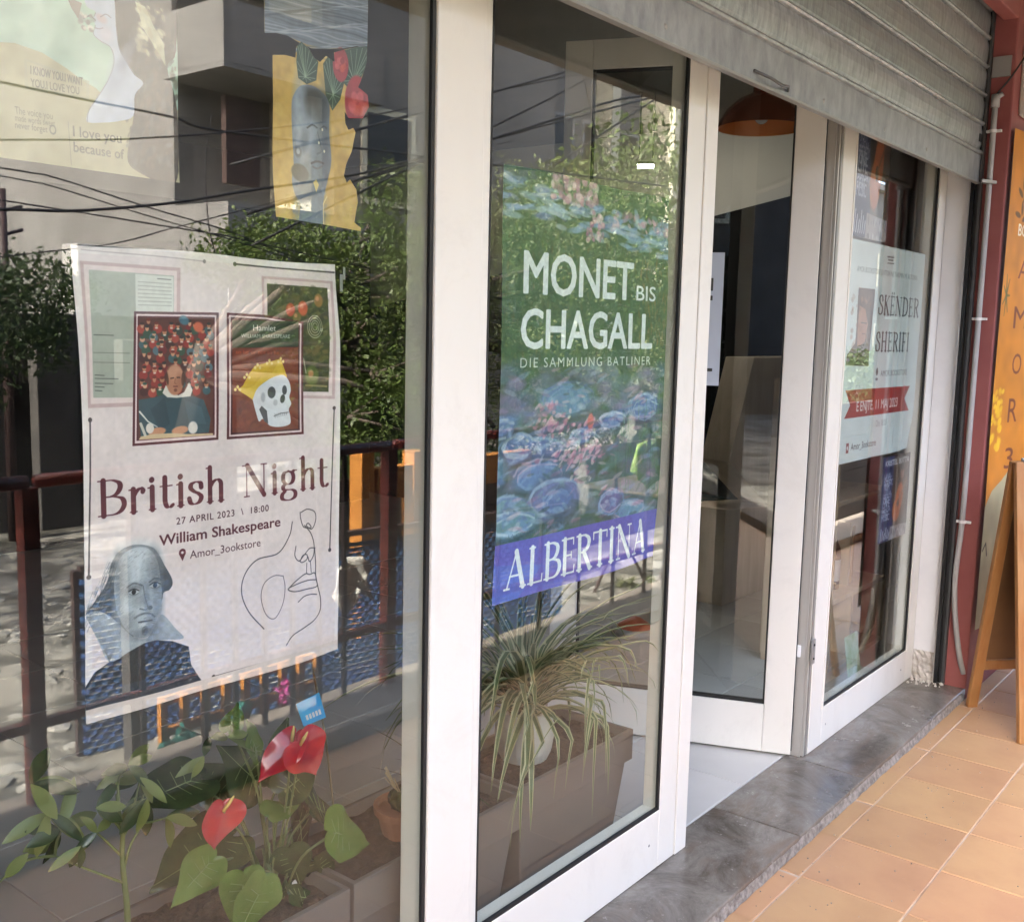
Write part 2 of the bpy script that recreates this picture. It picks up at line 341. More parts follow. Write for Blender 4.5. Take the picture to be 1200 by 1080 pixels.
    y1 = b.m((280, 583))[1]; cap = y1 - b.m((280, 546.5))[1]; xL = b.m((114, 600))[0]; xR = b.m((384, 565))[0]
    b.serif('British Night', (xL, y1), (xR, y1), cap, mar, .14, .03, gap=.085, raw=True)
    ink = (70, 36, 48)
    y2 = b.m((207, 614.5))[1]
    b.text('27 APRIL 2023  \\  18:00', (b.m((207, 615))[0], y2), (b.m((314.6, 602))[0], y2), 19, ink, .012, raw=True, space=1.15)
    y3 = b.m((187, 639.5))[1]
    b.text('William Shakespeare', (b.m((187, 639))[0], y3), (b.m((328, 618))[0], y3), 29, (84, 30, 46), .02, raw=True)
    y4 = b.m((222.7, 654.5))[1]
    b.text('Amor_3ookstore', (b.m((222.7, 653))[0], y4), (b.m((305, 639))[0], y4), 23, ink, .008, raw=True)
    px_, py_ = b.m((214, 649)); b.ell((px_, py_ - 4), 11, 11, (92, 34, 48), 1, 0, .1, True); b.poly([(px_ - 10, py_), (px_ + 10, py_), (px_, py_ + 20)], (92, 34, 48), raw=True); b.ell((px_, py_ - 4), 4, 4, (226, 214, 215), 1, 0, .1, True)
    # one-line face
    ln = (70, 64, 68)
    k = lambda *P: [(140 + x / 3.6, 600 + y / 3.6) for x, y in P]
    b.line(k((728, 40), (715, 100), (668, 172), (580, 200), (528, 262), (514, 340), (545, 420), (610, 492)), 3.4, ln, curve=True)
    b.line(k((690, 268), (698, 320), (688, 390), (655, 448), (618, 430), (597, 360), (610, 300), (650, 268), (690, 268)), 2.8, (110, 100, 104), curve=True)
    H6 = lambda *P: [h(x, y) for x, y in P]
    b.line(H6((892, 262), (915, 250), (942, 258), (949, 282), (942, 312), (930, 326), (912, 312), (920, 304), (930, 320), (902, 318), (890, 285), (888, 262)), 3, ln, curve=True)
    b.line(H6((905, 312), (928, 340), (941, 380), (940, 425), (925, 450), (918, 432)), 3.2, ln, curve=True)
    b.line(H6((944, 400), (948, 460), (948, 500), (956, 545), (966, 590), (966, 635), (945, 672), (905, 704), (862, 735), (838, 772)), 3.4, ln, curve=True)
    b.line(H6((872, 392), (868, 428), (884, 448), (905, 424), (925, 400), (946, 398)), 3, ln, curve=True)
    b.line(H6((888, 450), (898, 428), (914, 424), (914, 442), (896, 454), (886, 448)), 3, ln, curve=True)
    b.line(H6((914, 456), (913, 494)), 2.6, ln); b.line(H6((928, 450), (931, 492)), 2.6, ln)
    b.line(H6((843, 556), (872, 526), (908, 498), (925, 500), (944, 494), (950, 520), (952, 545), (915, 556), (868, 566), (843, 556), (880, 536), (920, 522), (950, 520)), 3.2, ln, curve=True)
    b.line(H6((882, 606), (905, 584), (930, 576), (952, 576)), 3, ln, curve=True)
    # engraved man with a wide collar
    b.poly(H6((165, 838), (250, 772), (340, 752), (400, 756), (462, 776), (470, 845), (500, 892), (530, 930), (240, 1002), (74, 1040), (66, 960), (110, 880)), (52, 62, 74))
    gr = random.Random(11)
    for i in range(60):
        x = gr.uniform(150, 440); y = gr.uniform(800, 960); b.line(H6((x, y), (x + gr.uniform(-12, 12), y + gr.uniform(10, 34))), 2, gr.choice([(78, 90, 104), (36, 44, 54)]), .5)
    b.poly(smooth(H6((72, 652), (112, 590), (146, 535), (163, 470), (186, 420), (230, 392), (280, 386), (326, 398), (352, 430), (372, 468), (396, 510), (401, 538), (388, 560), (366, 572), (350, 620), (250, 740), (120, 730), (72, 652)), 5), (84, 98, 110))
    for i in range(46):
        t = i / 46; b.line(H6((190 + 10 * sin(i), 420 + t * 60), (165 - 20 * t, 520 + 60 * t), (100 + 40 * t, 620 + 40 * t)), 1.8, gr.choice([(56, 68, 80), (120, 134, 144)]), .5, curve=True)
    b.poly(smooth(H6((70, 655), (110, 640), (160, 660), (215, 708), (260, 744), (310, 740), (350, 662), (372, 660), (410, 705), (442, 746), (345, 752), (296, 764), (240, 796), (165, 838), (120, 760), (70, 655)), 4), (176, 192, 202))
    for i in range(24): b.line(H6((165, 836), (70 + i * 6, 655 + i * 3)), 1.4, (120, 136, 148), .5)
    for i in range(16): b.line(H6((300, 756), (360 + i * 5, 668 + i * 5)), 1.4, (130, 146, 158), .5)
    b.poly(smooth(H6((186, 640), (176, 560), (181, 484), (208, 424), (262, 396), (312, 404), (342, 448), (355, 520), (360, 590), (346, 650), (328, 700), (292, 742), (252, 736), (214, 700), (186, 640)), 5), (186, 206, 216))
    b.ell(h(262, 460), 70, 56, (212, 230, 238), .8, 0, .8); b.ell(h(225, 630), 34, 60, (202, 220, 228), .8, 0, .8)
    b.ell(h(345, 600), 18, 80, (120, 138, 150), .6, 0, .9); b.ell(h(192, 560), 14, 90, (130, 146, 158), .5, 0, .9); b.ell(h(290, 728), 40, 16, (110, 126, 138), .6, 0, .8)
    for (x, y) in ((252, 568), (334, 542)):
        b.ell(h(x, y - 4), 24, 15, (140, 156, 168), .8, -.2, .6); b.ell(h(x, y), 17, 8, (206, 218, 224), 1, -.2, .3); b.ell(h(x, y), 6.5, 7, (40, 48, 56))
        b.line(H6((x - 20, y - 2), (x, y - 12), (x + 20, y - 6)), 3.2, (44, 52, 62), curve=True); b.line(H6((x - 18, y + 8), (x, y + 12), (x + 18, y + 4)), 2, (110, 124, 134), curve=True)
    b.line(H6((226, 550), (252, 534), (284, 542)), 4, (90, 102, 114), .8, curve=True, soft=1.5); b.line(H6((312, 530), (335, 514), (358, 520)), 4, (90, 102, 114), .8, curve=True, soft=1.5)
    b.line(H6((288, 545), (296, 590), (306, 624), (298, 636), (276, 632)), 3, (96, 110, 122), .85, curve=True, soft=1.5); b.ell(h(304, 600), 10, 40, (130, 146, 158), .6, -.1, .8); b.ell(h(316, 628), 7, 6, (90, 104, 116), .8)
    b.line(H6((256, 668), (276, 656), (298, 650), (318, 652), (332, 662)), 5, (96, 110, 122), .8, curve=True, soft=2)
    b.line(H6((272, 684), (296, 680), (322, 676)), 4, (60, 70, 80), .95, curve=True); b.ell(h(298, 692), 16, 5, (226, 234, 238), .8, 0, .6); b.ell(h(296, 716), 9, 12, (80, 94, 106), .8, 0, .6)
    for (x, y, rx, ry, a_) in ((335, 470, 22, 50, .5), (205, 500, 22, 60, .35), (272, 600, 22, 16, .3), (228, 690, 26, 30, .4), (318, 690, 16, 26, .5), (262, 545, 34, 12, .3), (300, 500, 14, 40, .2)):
        b.ell(h(x, y), rx, ry, (96, 112, 124), a_, -.1, .95)
    for i in range(420):
        x = gr.uniform(182, 352); y = gr.uniform(410, 730); e = ((x - 268) / 88) ** 2 + ((y - 575) / 172) ** 2
        if e < 1: b.line(H6((x, y), (x + 9, y - 7 + 6 * (x > 290))), 1.3, gr.choice([(96, 112, 124), (216, 230, 236)]), .16 + .3 * e)
    for i in range(160):
        t = gr.uniform(0, 1); x = 75 + 110 * t + gr.uniform(-12, 12); y = 650 - 230 * t + gr.uniform(-20, 60)
        if x < 186: b.line(H6((x, y), (x - 10, y + 26)), 1.5, gr.choice([(60, 72, 84), (128, 142, 152)]), .4)
    X0, Y0 = [int(q) for q in b.m(h(40, 370))]; X1, Y1 = [int(q) for q in b.m(h(460, 860))]; R = b.a[Y0:Y1, max(X0, 0):X1]; gy_ = R.mean(2, keepdims=True)
    msk = (R[..., 2:3] > R[..., 0:1] + .02); n_ = np.random.RandomState(3).randn(*R.shape[:2])[..., None] * .03
    b.a[Y0:Y1, max(X0, 0):X1] = np.where(msk, np.clip(R * .35 + gy_ * np.array((.98, 1.0, 1.02)) * .65 - .05 + n_, 0, 1), R)
    b.a[-34:, :] = np.array((226, 212, 204)) / 255; b.mottle(.02, 70, 2); b.mottle(.015, 9, 4)
    return b

def art_lilies():
    b = Board(1.726, 2.412, 1.882, .937, .02, 760, (58, 92, 66))
    W, H = b.W, b.H
    b.dabs((0, 0, W, H), 900, [(50, 86, 60), (70, 108, 76), (44, 74, 60), (84, 116, 70), (62, 98, 88)], (8, 26), .7, .35, 1, 0, .3)
    b.dabs((0, H * .12, W, H * .45), 700, [(58, 104, 72), (44, 82, 54), (88, 120, 70), (110, 122, 66), (96, 88, 54)], (4, 13), .45, .35, 2, 0, .25)
    b.dabs((W * .8, H * .17, W, H * .4), 160, [(140, 110, 60), (110, 116, 66), (150, 120, 84)], (5, 14), .4, .35, 3, 0, .2)
    blue = [(112, 146, 188), (136, 170, 204), (160, 190, 212), (98, 124, 172), (122, 160, 170), (186, 200, 214)]
    pink = [(190, 140, 164), (214, 166, 184), (168, 110, 140), (226, 200, 206)]
    # upper band of pads
    for i in range(150):
        t = rnd.random(); x = t * W; y = H * (.0 + .075 * rnd.random()) + t * H * .07 + H * .01 + abs(rnd.gauss(0, .012)) * H
        b.ell((x, y), rnd.uniform(14, 44), rnd.uniform(4, 9), rnd.choice(blue), .6, rnd.gauss(0, .15), .5, True)
    b.dabs((W * .25, 0, W * .5, H * .06), 60, pink, (5, 12), 1.3, .7, 5, .3); b.dabs((W * .45, H * .07, W * .55, H * .14), 40, pink + [(220, 206, 196)], (4, 9), 1.2, .7, 6)
    b.dabs((W * .6, H * .06, W, H * .1), 70, pink + blue, (4, 10), 2, .6, 16)
    # lower pond
    y0 = H * .45
    b.dabs((0, y0, W, H * .86), 500, [(84, 112, 138), (66, 98, 108), (110, 108, 144), (90, 128, 128), (126, 112, 150), (150, 150, 176)], (9, 22), 2.2, .4, 7, 0, .2)
    q = lambda x, y: b.m((560 + x / 3.6, 420 + y / 3.6))
    pads = [(380, 170, 95, 50, (104, 150, 184)), (700, 200, 70, 45, (92, 124, 190)), (570, 258, 62, 24, (74, 112, 170)), (250, 400, 110, 48, (84, 112, 168)), (170, 380, 60, 40, (80, 110, 165)),
            (265, 495, 95, 42, (108, 146, 200)), (330, 590, 100, 60, (120, 130, 184)), (340, 600, 55, 36, (86, 120, 176)), (130, 640, 70, 40, (130, 172, 184)), (150, 700, 90, 36, (116, 160, 168)),
            (640, 640, 80, 36, (110, 160, 190)), (100, 290, 55, 28, (90, 124, 176)), (440, 325, 60, 26, (100, 116, 170)), (90, 480, 30, 40, (80, 130, 150)), (560, 600, 50, 40, (110, 104, 160))]
    for x, y, rx, ry, c in pads:
        cx, cy_ = q(x, y); sx = W / 700; 
        b.ell((cx, cy_ + 4), rx * sx * 1.06, ry * 1.25, (40, 66, 76), .55, 0, .3, True); b.ell((cx, cy_), rx * sx * 1.1, ry * .85, c, .8, rnd.uniform(-.25, .1), .45, True)
        for j in range(5):
            jx, jy = rnd.gauss(0, 6), rnd.gauss(0, 5); t = np.linspace(rnd.uniform(0, 4), rnd.uniform(4.2, 6.6), 10); f = rnd.uniform(.7, 1.02)
            b.line([(cx + jx + rx * sx * 1.1 * f * cos(a) + rnd.gauss(0, 2), cy_ + jy + ry * .85 * f * sin(a) + rnd.gauss(0, 2)) for a in t], rnd.uniform(3, 9), rnd.choice(blue + [(206, 190, 210), (196, 216, 226)]), .55, raw=True, soft=1.6)
        b.dabs((cx - rx * .7, cy_ - ry * .7, cx + rx * .7, cy_ + ry * .7), 12, blue, (4, 9), 2.4, .45, int(x))
    for (x, y, n, sp) in ((320, 280, 50, 45), (400, 420, 70, 50), (470, 265, 14, 12), (640, 300, 26, 20), (440, 500, 26, 18), (300, 200, 14, 20), (480, 380, 30, 30)):
        for j in range(n):
            cx, cy_ = q(x + rnd.gauss(0, sp), y + rnd.gauss(0, sp * .6))
            b.ell((cx, cy_), rnd.uniform(6, 15), rnd.uniform(3, 7), rnd.choice(pink if (x, y) not in ((640, 300), (440, 500)) else [(206, 204, 190), (190, 180, 190), (220, 214, 206)]), .6, rnd.gauss(-.4, .4), .5, True)
    for (x, y) in ((645, 290), (440, 500), (450, 585)): b.ell(q(x, y), 22, 42, (208, 204, 192), .75, .1, .5, True)
    b.ell(q(475, 265), 14, 22, (214, 118, 112), .9, 0, .4, True)
    b.dabs((W * .05, H * .45, W * .98, H * .86), 240, blue + pink + [(60, 96, 90), (54, 80, 70), (40, 70, 66)], (3, 7), 4.5, .4, 17, -.1, .25)
    for i in range(50):
        x = rnd.uniform(.7, .98) * W; y = rnd.uniform(.5, .75) * H; b.line([(x, y), (x + rnd.uniform(-6, 6), y + rnd.uniform(20, 60))], 3, rnd.choice([(60, 120, 90), (90, 140, 100), (50, 96, 84)]), .5, raw=True)
    # lower purple band and lettering
    yb = b.m((582, 637))[1]; yb2 = b.m((767, 599))[1]; yb = (yb + yb2) / 2
    b.poly([(0, yb), (W, yb), (W, H), (0, H)], (96, 92, 176), raw=True)
    b.poly([(0, yb + 50), (W * .25, H * .93), (W * .12, H), (0, H)], (84, 120, 200), .5, raw=True)
    b.poly([(W * .8, yb), (W, yb), (W, H), (W * .9, H)], (100, 110, 196), .6, raw=True)
    wt = (226, 236, 234)
    yl = (b.m((594, 691))[1] + b.m((757, 646))[1]) / 2; xl = b.m((593, 690))[0]; xr = b.m((758.6, 646))[0]
    b.serif('ALBERTINA', (xl, yl), (xr, yl), H * .088, wt, .15, .05, gap=.05, raw=True)
    b.text('LA COLLECTION BATLINER   IMPRESSIONISTS', (W * .06, yb - 12), (W * .62, yb - 12), 9, (40, 60, 70), .0, .5, raw=True)
    ym = b.m((676, 347))[1]; cap = ym - b.m((676, 300))[1]
    b.text('MONET', (b.m((614, 342))[0], ym), (b.m((741.5, 353))[0], ym), cap, wt, .022, raw=True)
    b.text('BIS', (b.m((746, 353))[0], ym), (b.m((767.5, 357))[0], ym), cap * .40, wt, .012, raw=True)
    yc = b.m((690, 407.8))[1]
    b.text('CHAGALL', (b.m((610.5, 407))[0], yc), (b.m((763.5, 408.6))[0], yc), cap * .95, wt, .022, raw=True)
    yd = b.m((690, 429))[1]
    b.text('DIE SAMMLUNG BATLINER', (b.m((609.6, 428))[0], yd), (b.m((762, 429))[0], yd), cap * .24, (206, 218, 210), .0, raw=True, space=1.25)
    b.mottle(.03, 6, 5)
    return b

def art_speaker():
    b = Board(3.682, 4.495, 1.885, 1.078, .02, 620, (222, 230, 230))
    W, H = b.W, b.H
    k = lambda x, y: (940 + x / 4.32, 150 + y / 4.32)
    j = lambda x, y: (940 + x / 4.155, 380 + y / 4.155)
    b.text('\u2261\u2261', b.m(k(432, 665)), b.m(k(466, 665)), 12, (90, 96, 100), .01, .8, raw=True)
    b.line([k(432, 652), k(466, 656)], 3, (80, 86, 90)); b.line([k(436, 668), k(462, 671)], 4, (80, 86, 90)); b.line([k(432, 684), k(466, 687)], 3, (80, 86, 90))
    y = b.m(k(430, 748))[1]
    b.text('AMOR BOOKSTORE JU FTON NE TAKIMIN ME AUTORIN', (W * .08, y), (W * .9, y), 15, (96, 102, 106), .006, .85, raw=True)
    ph = [(1006.7, 337), (1025.6, 339), (1022, 380), (1018, 429), (991, 428), (992.5, 416), (1002, 402), (1004, 380)]
    b.poly(ph, (74, 38, 30))
    b.poly([(1007.5, 358), (1014, 362), (1017, 380), (1014, 400), (1004, 408), (1005, 385)], (164, 106, 84)); b.poly([(1007, 340), (1024, 342), (1022, 360), (1010, 360)], (84, 44, 38), .8)
    b.poly([(1000, 408), (1014, 402), (1019, 428), (992, 428)], (60, 36, 32), .9); b.line([(1009, 378), (1016, 379)], 3, (70, 36, 30)); b.line([(1010, 391), (1014, 391)], 3, (100, 46, 40))
    b.dabs((b.m(ph[4])[0] + 20, b.m(ph[0])[1] + 20, b.m(ph[1])[0] - 26, b.m(ph[3])[1] - 20), 40, [(130, 76, 56), (92, 50, 38), (176, 120, 96)], (4, 9), 1.4, .35, 9)
    ink = (56, 58, 64)
    y1 = b.m((1053, 369.5))[1]; y2 = b.m((1046, 411))[1]; cap = y1 - b.m((1053, 348.5))[1]
    b.serif('SK\u00cbNDER', (b.m((1029.8, 360))[0], y1), (b.m((1076.5, 360))[0], y1), cap, ink, .15, .05, raw=True)
    b.serif('SHERIFI', (b.m((1027, 400))[0], y2), (b.m((1065, 400))[0], y2), cap, ink, .15, .05, raw=True)
    y3 = b.m((1045, 440))[1]
    b.text('AMOR BOOKSTORE', (b.m((1032, 438))[0], y3), (b.m((1063, 438))[0], y3), 17, (90, 94, 98), .012, raw=True)
    b.ell((b.m((1028, 436))[0], y3 - 14), 8, 11, (50, 56, 62), 1, 0, .1, True); b.ell((b.m((1028, 436))[0], y3 + 8), 10, 4, (90, 96, 102), 1, 0, .1, True)
    red = (168, 46, 48)
    b.poly([(990.5, 457.5), (1066.8, 452), (1060, 466.6), (1065.6, 480.6), (989, 490.7), (996, 475)], red)
    ya = b.m((1027, 479))[1]
    b.text('E ENJTE, 11 MAJ 2023', (b.m((1004, 473))[0], ya), (b.m((1052, 468))[0], ya), 28, (240, 226, 224), .02, raw=True)
    yo = b.m((1032, 499))[1]; b.text('Ora 18:00', (b.m((1026, 498))[0], yo), (b.m((1038.5, 496))[0], yo), 20, (120, 126, 130), .0, .8, raw=True)
    yi = b.m((1010, 525))[1]
    b.text('Amor_3ookstore', (b.m((997, 524))[0], yi), (b.m((1026.5, 519))[0], yi), 20, (80, 60, 64), .01, raw=True)
    x = b.m((993, 522))[0]; b.poly([(x - 10, yi - 22), (x + 10, yi - 22), (x + 10, yi + 6), (x - 10, yi + 6)], (150, 66, 70), raw=True); b.ell((x, yi - 8), 5, 6, (236, 226, 226), 1, 0, .1, True)
    b.mottle(.02, 60, 3); return b

def art_guitar(x0, x1, z1, z0, seed):
    b = Board(x0, x1, z1, z0, .02, 300, (30, 34, 84)); W, H = b.W, b.H
    b.poly([(W * .42, 0), (W, 0), (W, H * .86), (W * .5, H * .86), (W * .38, H * .4)], (52, 30, 26), raw=True)
    b.dabs((W * .48, 30, W * .92, H * .8), 120, [(70, 40, 30), (40, 24, 22), (96, 54, 36)], (6, 16), 1.2, .4, seed)
    b.ell((W * .66, H * .52), 40, 58, (178, 84, 30), .95, .3, .2, True); b.ell((W * .58, H * .66), 44, 44, (190, 96, 34), .95, .2, .2, True); b.ell((W * .62, H * .58), 14, 14, (50, 24, 18), 1, 0, .2, True)
    b.line([(W * .64, H * .56), (W * .92, H * .3)], 9, (120, 70, 40), raw=True); b.ell((W * .74, H * .22), 20, 28, (156, 96, 74), .9, 0, .3, True); b.ell((W * .74, H * .15), 22, 16, (30, 20, 20), .9, 0, .3, True)
    b.poly([(W * .4, H * .84), (W, H * .86), (W, H), (W * .38, H)], (150, 140, 146), raw=True); b.dabs((W * .45, H * .87, W, H), 30, [(60, 56, 66), (210, 206, 208)], (4, 10), .6, .6, seed)
    b.text('KRISTEL BUTTA', (W * .1, 34), (W * .95, 34), 20, (220, 220, 226), .02, raw=True)
    for i in range(11): 
        y = 75 + i * (H * .8 - 75) / 11; b.text(['LIVE', 'MUSIC', 'ACOUSTIC', 'NIGHT', 'GUITAR', 'FREE ENTRY', 'SONGS', 'LIVE', 'AMOR', 'EVENT', 'MUSIC'][i], (W * .08, y), (W * (.3 + .04 * (i % 3)), y), 14 + (i % 4) * 5, (200, 204, 222), .012, .9, raw=True)
    for i in range(6): b.line([(W * .08 + i * 16, H * .97), (W * .1 + i * 16, H * (.84 + .03 * (i % 3)))], 6, (214, 216, 230), .9, raw=True)
    return b

def art_letter():
    b = Board(.60, .948, 2.10, 1.748, .02, 640, (158, 186, 170)); W, H = b.W, b.H
    k = lambda x, y: (x / 3.6, y / 3.6)
    pg = (160, 152, 116)
    b.poly([k(-120, 170), k(60, 182), (50, 62), (78, 80), (96, 94), (112, 103), (130, 120), (150, 150), (212, 225), (0, 220), (-60, 200)], pg)
    b.poly([(102, 143), (150, 120), (212, 130), (212, 216), (100, 200)], pg)
    for y in (262, 470, 480): pass
    for dz in (0, 6): b.line([k(105 + dz, 250 + dz), k(375 - dz, 345 + dz * .5), k(372 - dz, 420 - dz), k(110 + dz, 375 - dz), k(105 + dz, 250 + dz)], 2.4, (150, 146, 116), .9)
    b.text('I KNOW YOU.I WANT', k(130, 312), k(350, 362), 20, (50, 46, 34), .012)
    b.text('YOU.I LOVE YOU', k(132, 365), k(335, 400), 19, (76, 72, 52), .012)
    for i in range(7): b.line([k(110, 395 + i * 11), k(370, 432 + i * 11)], 1.4, (160, 154, 122), .8)
    b.text('The voice you', k(64, 480), k(222, 505), 18, (84, 78, 58), .006); b.text('made words sweet', k(64, 510), k(232, 535), 16, (84, 78, 58), .006); b.text('never forget', k(64, 540), k(200, 560), 16, (84, 78, 58), .006)
    b.ell(k(222, 548), 9, 12, (70, 66, 50), .8); b.ell(k(222, 548), 6, 8, pg)
    for i in range(12): b.line([k(64, 575 + i * 9), k(285, 596 + i * 9)], 1.2, (160, 154, 122), .7)
    b.line([k(286, 515), k(300, 695)], 2, (120, 116, 94))
    b.text('I love you', k(308, 575), k(512, 605), 26, (60, 54, 38), .012); b.text('because of', k(310, 640), k(522, 672), 25, (60, 54, 38), .012)
    # woman in profile with flowers in her hair
    b.poly(smooth([(110, 20), (128, -20), (170, -40), (205, -20), (206, 60), (196, 80), (208, 130), (208, 208), (190, 214), (168, 205), (150, 190), (152, 160), (156, 130), (140, 90), (132, 60), (122, 40), (110, 20)], 5), (66, 52, 42))
    b.dabs((b.m((146, 60))[0], b.m((146, 20))[1], b.m((206, 60))[0], H - 30), 260, [(50, 40, 32), (90, 72, 58), (46, 40, 38), (84, 82, 80)], (5, 15), .5, .5, 3, .4, .4)
    b.poly(smooth([(97, -6), (102, 8), (112, 14), (110, 22), (112, 32), (110, 40), (118, 48), (130, 56), (134, 72), (128, 92), (116, 112), (104, 130), (102, 143), (120, 144), (140, 142), (156, 136), (158, 112), (168, 98), (158, 88), (150, 76), (140, 58), (136, 30), (130, -10), (97, -6)], 5), (176, 184, 204))
    b.line([(112, 30), (110, 40), (118, 48), (130, 56), (134, 72), (128, 92), (116, 112), (104, 130), (102, 143)], 2.2, (110, 110, 120), .8, curve=True)
    b.ell((119, 22), 16, 10, (190, 150, 150), .5, .3, .7); b.line([(98, 22), (106, 18), (112, 24)], 3, (80, 80, 84)); b.dabs((b.m((93, 20))[0], b.m((93, 14))[1], b.m((110, 20))[0], b.m((93, 32))[1]), 24, [(214, 210, 200), (120, 116, 110), (180, 170, 160)], (3, 7), 1.2, .8, 4)
    b.poly([(158, 2), (170, 8), (180, 30), (192, 52), (194, 78), (184, 60), (168, 34)], (200, 198, 170), .9); b.dabs((b.m((160, 10))[0], b.m((160, 2))[1], b.m((192, 10))[0], b.m((160, 60))[1]), 50, [(210, 206, 176), (170, 160, 130)], (3, 8), 1.8, .7, 6, .9)
    b.poly([(78, -4), (96, 4), (92, 22), (84, 10)], (120, 104, 92))
    for P in ([(118, 20), (124, 17), (130, 21)], [(112, 33), (117, 34), (121, 33)], [(136, 30), (140, 56), (150, 76), (158, 88)]): b.line(P, 2.4, (96, 92, 104), .8, curve=True)
    b.ell((140, 84), 26, 60, (150, 158, 182), .5, .3, .9); b.ell((150, 62), 14, 50, (130, 134, 156), .5, .5, .9); b.ell((124, 40), 20, 20, (196, 176, 184), .4, 0, .9)
    b.mottle(.03, 24, 3); return b

def art_bust():
    # sheet with a torn gold figure; the outline is cut out with scissors
    b = Board(1.095, 1.36, 2.16, 1.695, .02, 420, (196, 160, 82)); W, H = b.W, b.H
    k = lambda x, y: (240 + x / 3.6, y / 3.6)
    b.dabs((0, 0, W, H), 300, [(206, 172, 92), (180, 142, 70), (214, 184, 110)], (8, 22), 1.2, .3, 4)
    b.poly([k(250, -80), k(700, -60), k(690, 215), k(600, 205), k(500, 205), k(430, 190), k(330, 150), k(250, 140)], (112, 120, 134))
    g = random.Random(3)
    for i in range(46):
        y = -60 + i * 6.4; P = [k(250 + t * 440, y + 20 * sin(t * 5 + i * .5) + t * 30 + g.uniform(-5, 5)) for t in np.linspace(0, 1, 8)]
        b.line(P, g.uniform(2, 5), g.choice([(150, 158, 172), (84, 92, 106), (184, 190, 200), (64, 72, 86)]), .55, curve=True, soft=1.2)
    b.poly(smooth([k(372, 700), k(366, 560), k(366, 440), k(380, 390), k(410, 360), k(460, 365), k(505, 400), k(526, 440), k(522, 560), k(530, 680), k(516, 760), k(500, 850), k(498, 960), k(402, 960), k(404, 860), k(380, 820), k(366, 760), k(372, 700)], 5), (110, 122, 138))
    b.dabs((b.m(k(372, 0))[0], b.m(k(0, 400))[1], b.m(k(515, 0))[0], b.m(k(0, 940))[1]), 160, [(90, 102, 118), (140, 154, 170), (76, 84, 96), (120, 134, 150)], (4, 12), .6, .4, 6)
    b.ell(k(462, 440), 46, 44, (50, 50, 54), .85, 0, .6); b.ell(k(400, 730), 30, 22, (34, 38, 40), .95, .3, .2); b.ell(k(390, 640), 12, 15, (70, 74, 84), .9, 0, .4); b.ell(k(390, 640), 6, 7, (150, 160, 172))
    for (x, y, rx, ry, c, a_, r_) in ((400, 480, 22, 100, (158, 172, 188), .7, 0), (500, 560, 20, 120, (70, 80, 92), .7, 0), (440, 560, 26, 60, (146, 160, 176), .6, .1), (480, 660, 22, 70, (90, 102, 116), .6, -.1), (430, 790, 36, 50, (82, 94, 108), .6, 0), (450, 900, 50, 60, (98, 112, 126), .7, 0), (418, 590, 14, 30, (84, 96, 110), .6, .2)):
        b.ell(k(x, y), rx, ry, c, a_, r_, .95)
    b.line([k(430, 540), k(452, 528), k(472, 540)], 4, (50, 56, 66), .9, curve=True, soft=1.2); b.line([k(486, 545), k(500, 534), k(512, 542)], 4, (50, 56, 66), .9, curve=True, soft=1.2)
    b.line([k(474, 560), k(484, 610), k(488, 640), k(470, 650)], 4, (64, 72, 84), .85, curve=True, soft=1.4); b.line([k(446, 690), k(470, 682), k(496, 690)], 5, (60, 52, 58), .9, curve=True, soft=1.4); b.line([k(452, 704), k(472, 712), k(492, 702)], 4, (80, 76, 84), .8, curve=True, soft=1.6)
    b.poly([k(456, 770), k(468, 758), k(480, 780), k(470, 812)], (206, 186, 110))
    for (x, y) in ((494, 548), (478, 604), (500, 640)): b.ell(k(x, y), 3, 4, (220, 216, 190), .9)
    b.line([k(515, 830), k(500, 860), k(502, 945)], 3, (226, 206, 150))
    gd = (40, 64, 50)
    for (P) in ([(388, 190), (405, 178), (440, 210), (478, 262), (470, 340), (430, 356), (394, 330), (386, 260)], [(498, 270), (520, 236), (560, 260), (592, 330), (572, 420), (538, 468), (510, 400)], [(580, 215), (640, 200), (690, 195), (680, 280), (650, 350), (608, 374), (584, 350), (600, 280)]):
        b.poly([k(*p) for p in P], gd)
        cx = sum(p[0] for p in P) / len(P); cy_ = sum(p[1] for p in P) / len(P)
        for p in P + [((a[0] + c[0]) / 2, (a[1] + c[1]) / 2) for a, c in zip(P, P[1:])]: b.line([k(cx, cy_ + 60), k(p[0] * .9 + cx * .1, p[1] * .9 + cy_ * .1)], 2, (150, 172, 146), .75)
    for (x, y, r) in ((572, 275, 30), (645, 438, 50)):
        b.ell(k(x, y), r * .95, r * 1.5, (158, 44, 56), 1, 0, .1)
        for i in range(12):
            a = i * 2.4; b.ell(k(x + r * .5 * cos(a), y + r * .6 * sin(a)), r * .3, r * .26, g.choice([(186, 64, 70), (130, 30, 44), (206, 90, 92), (196, 74, 60)]), .8, a, .4)
    b.mottle(.03, 12, 3); return b

def art_orange(x0, x1, z1, z0):
    b = Board(0, .5, z1, z0, 0, 300, (206, 126, 26)); W, H = b.W, b.H
    b.dabs((0, 0, W, H), 200, [(214, 134, 30), (196, 116, 22), (208, 130, 40)], (14, 40), 1.5, .25, 5)
    Y = lambda z: (z1 - z) / (z1 - z0) * H
    return b, Y
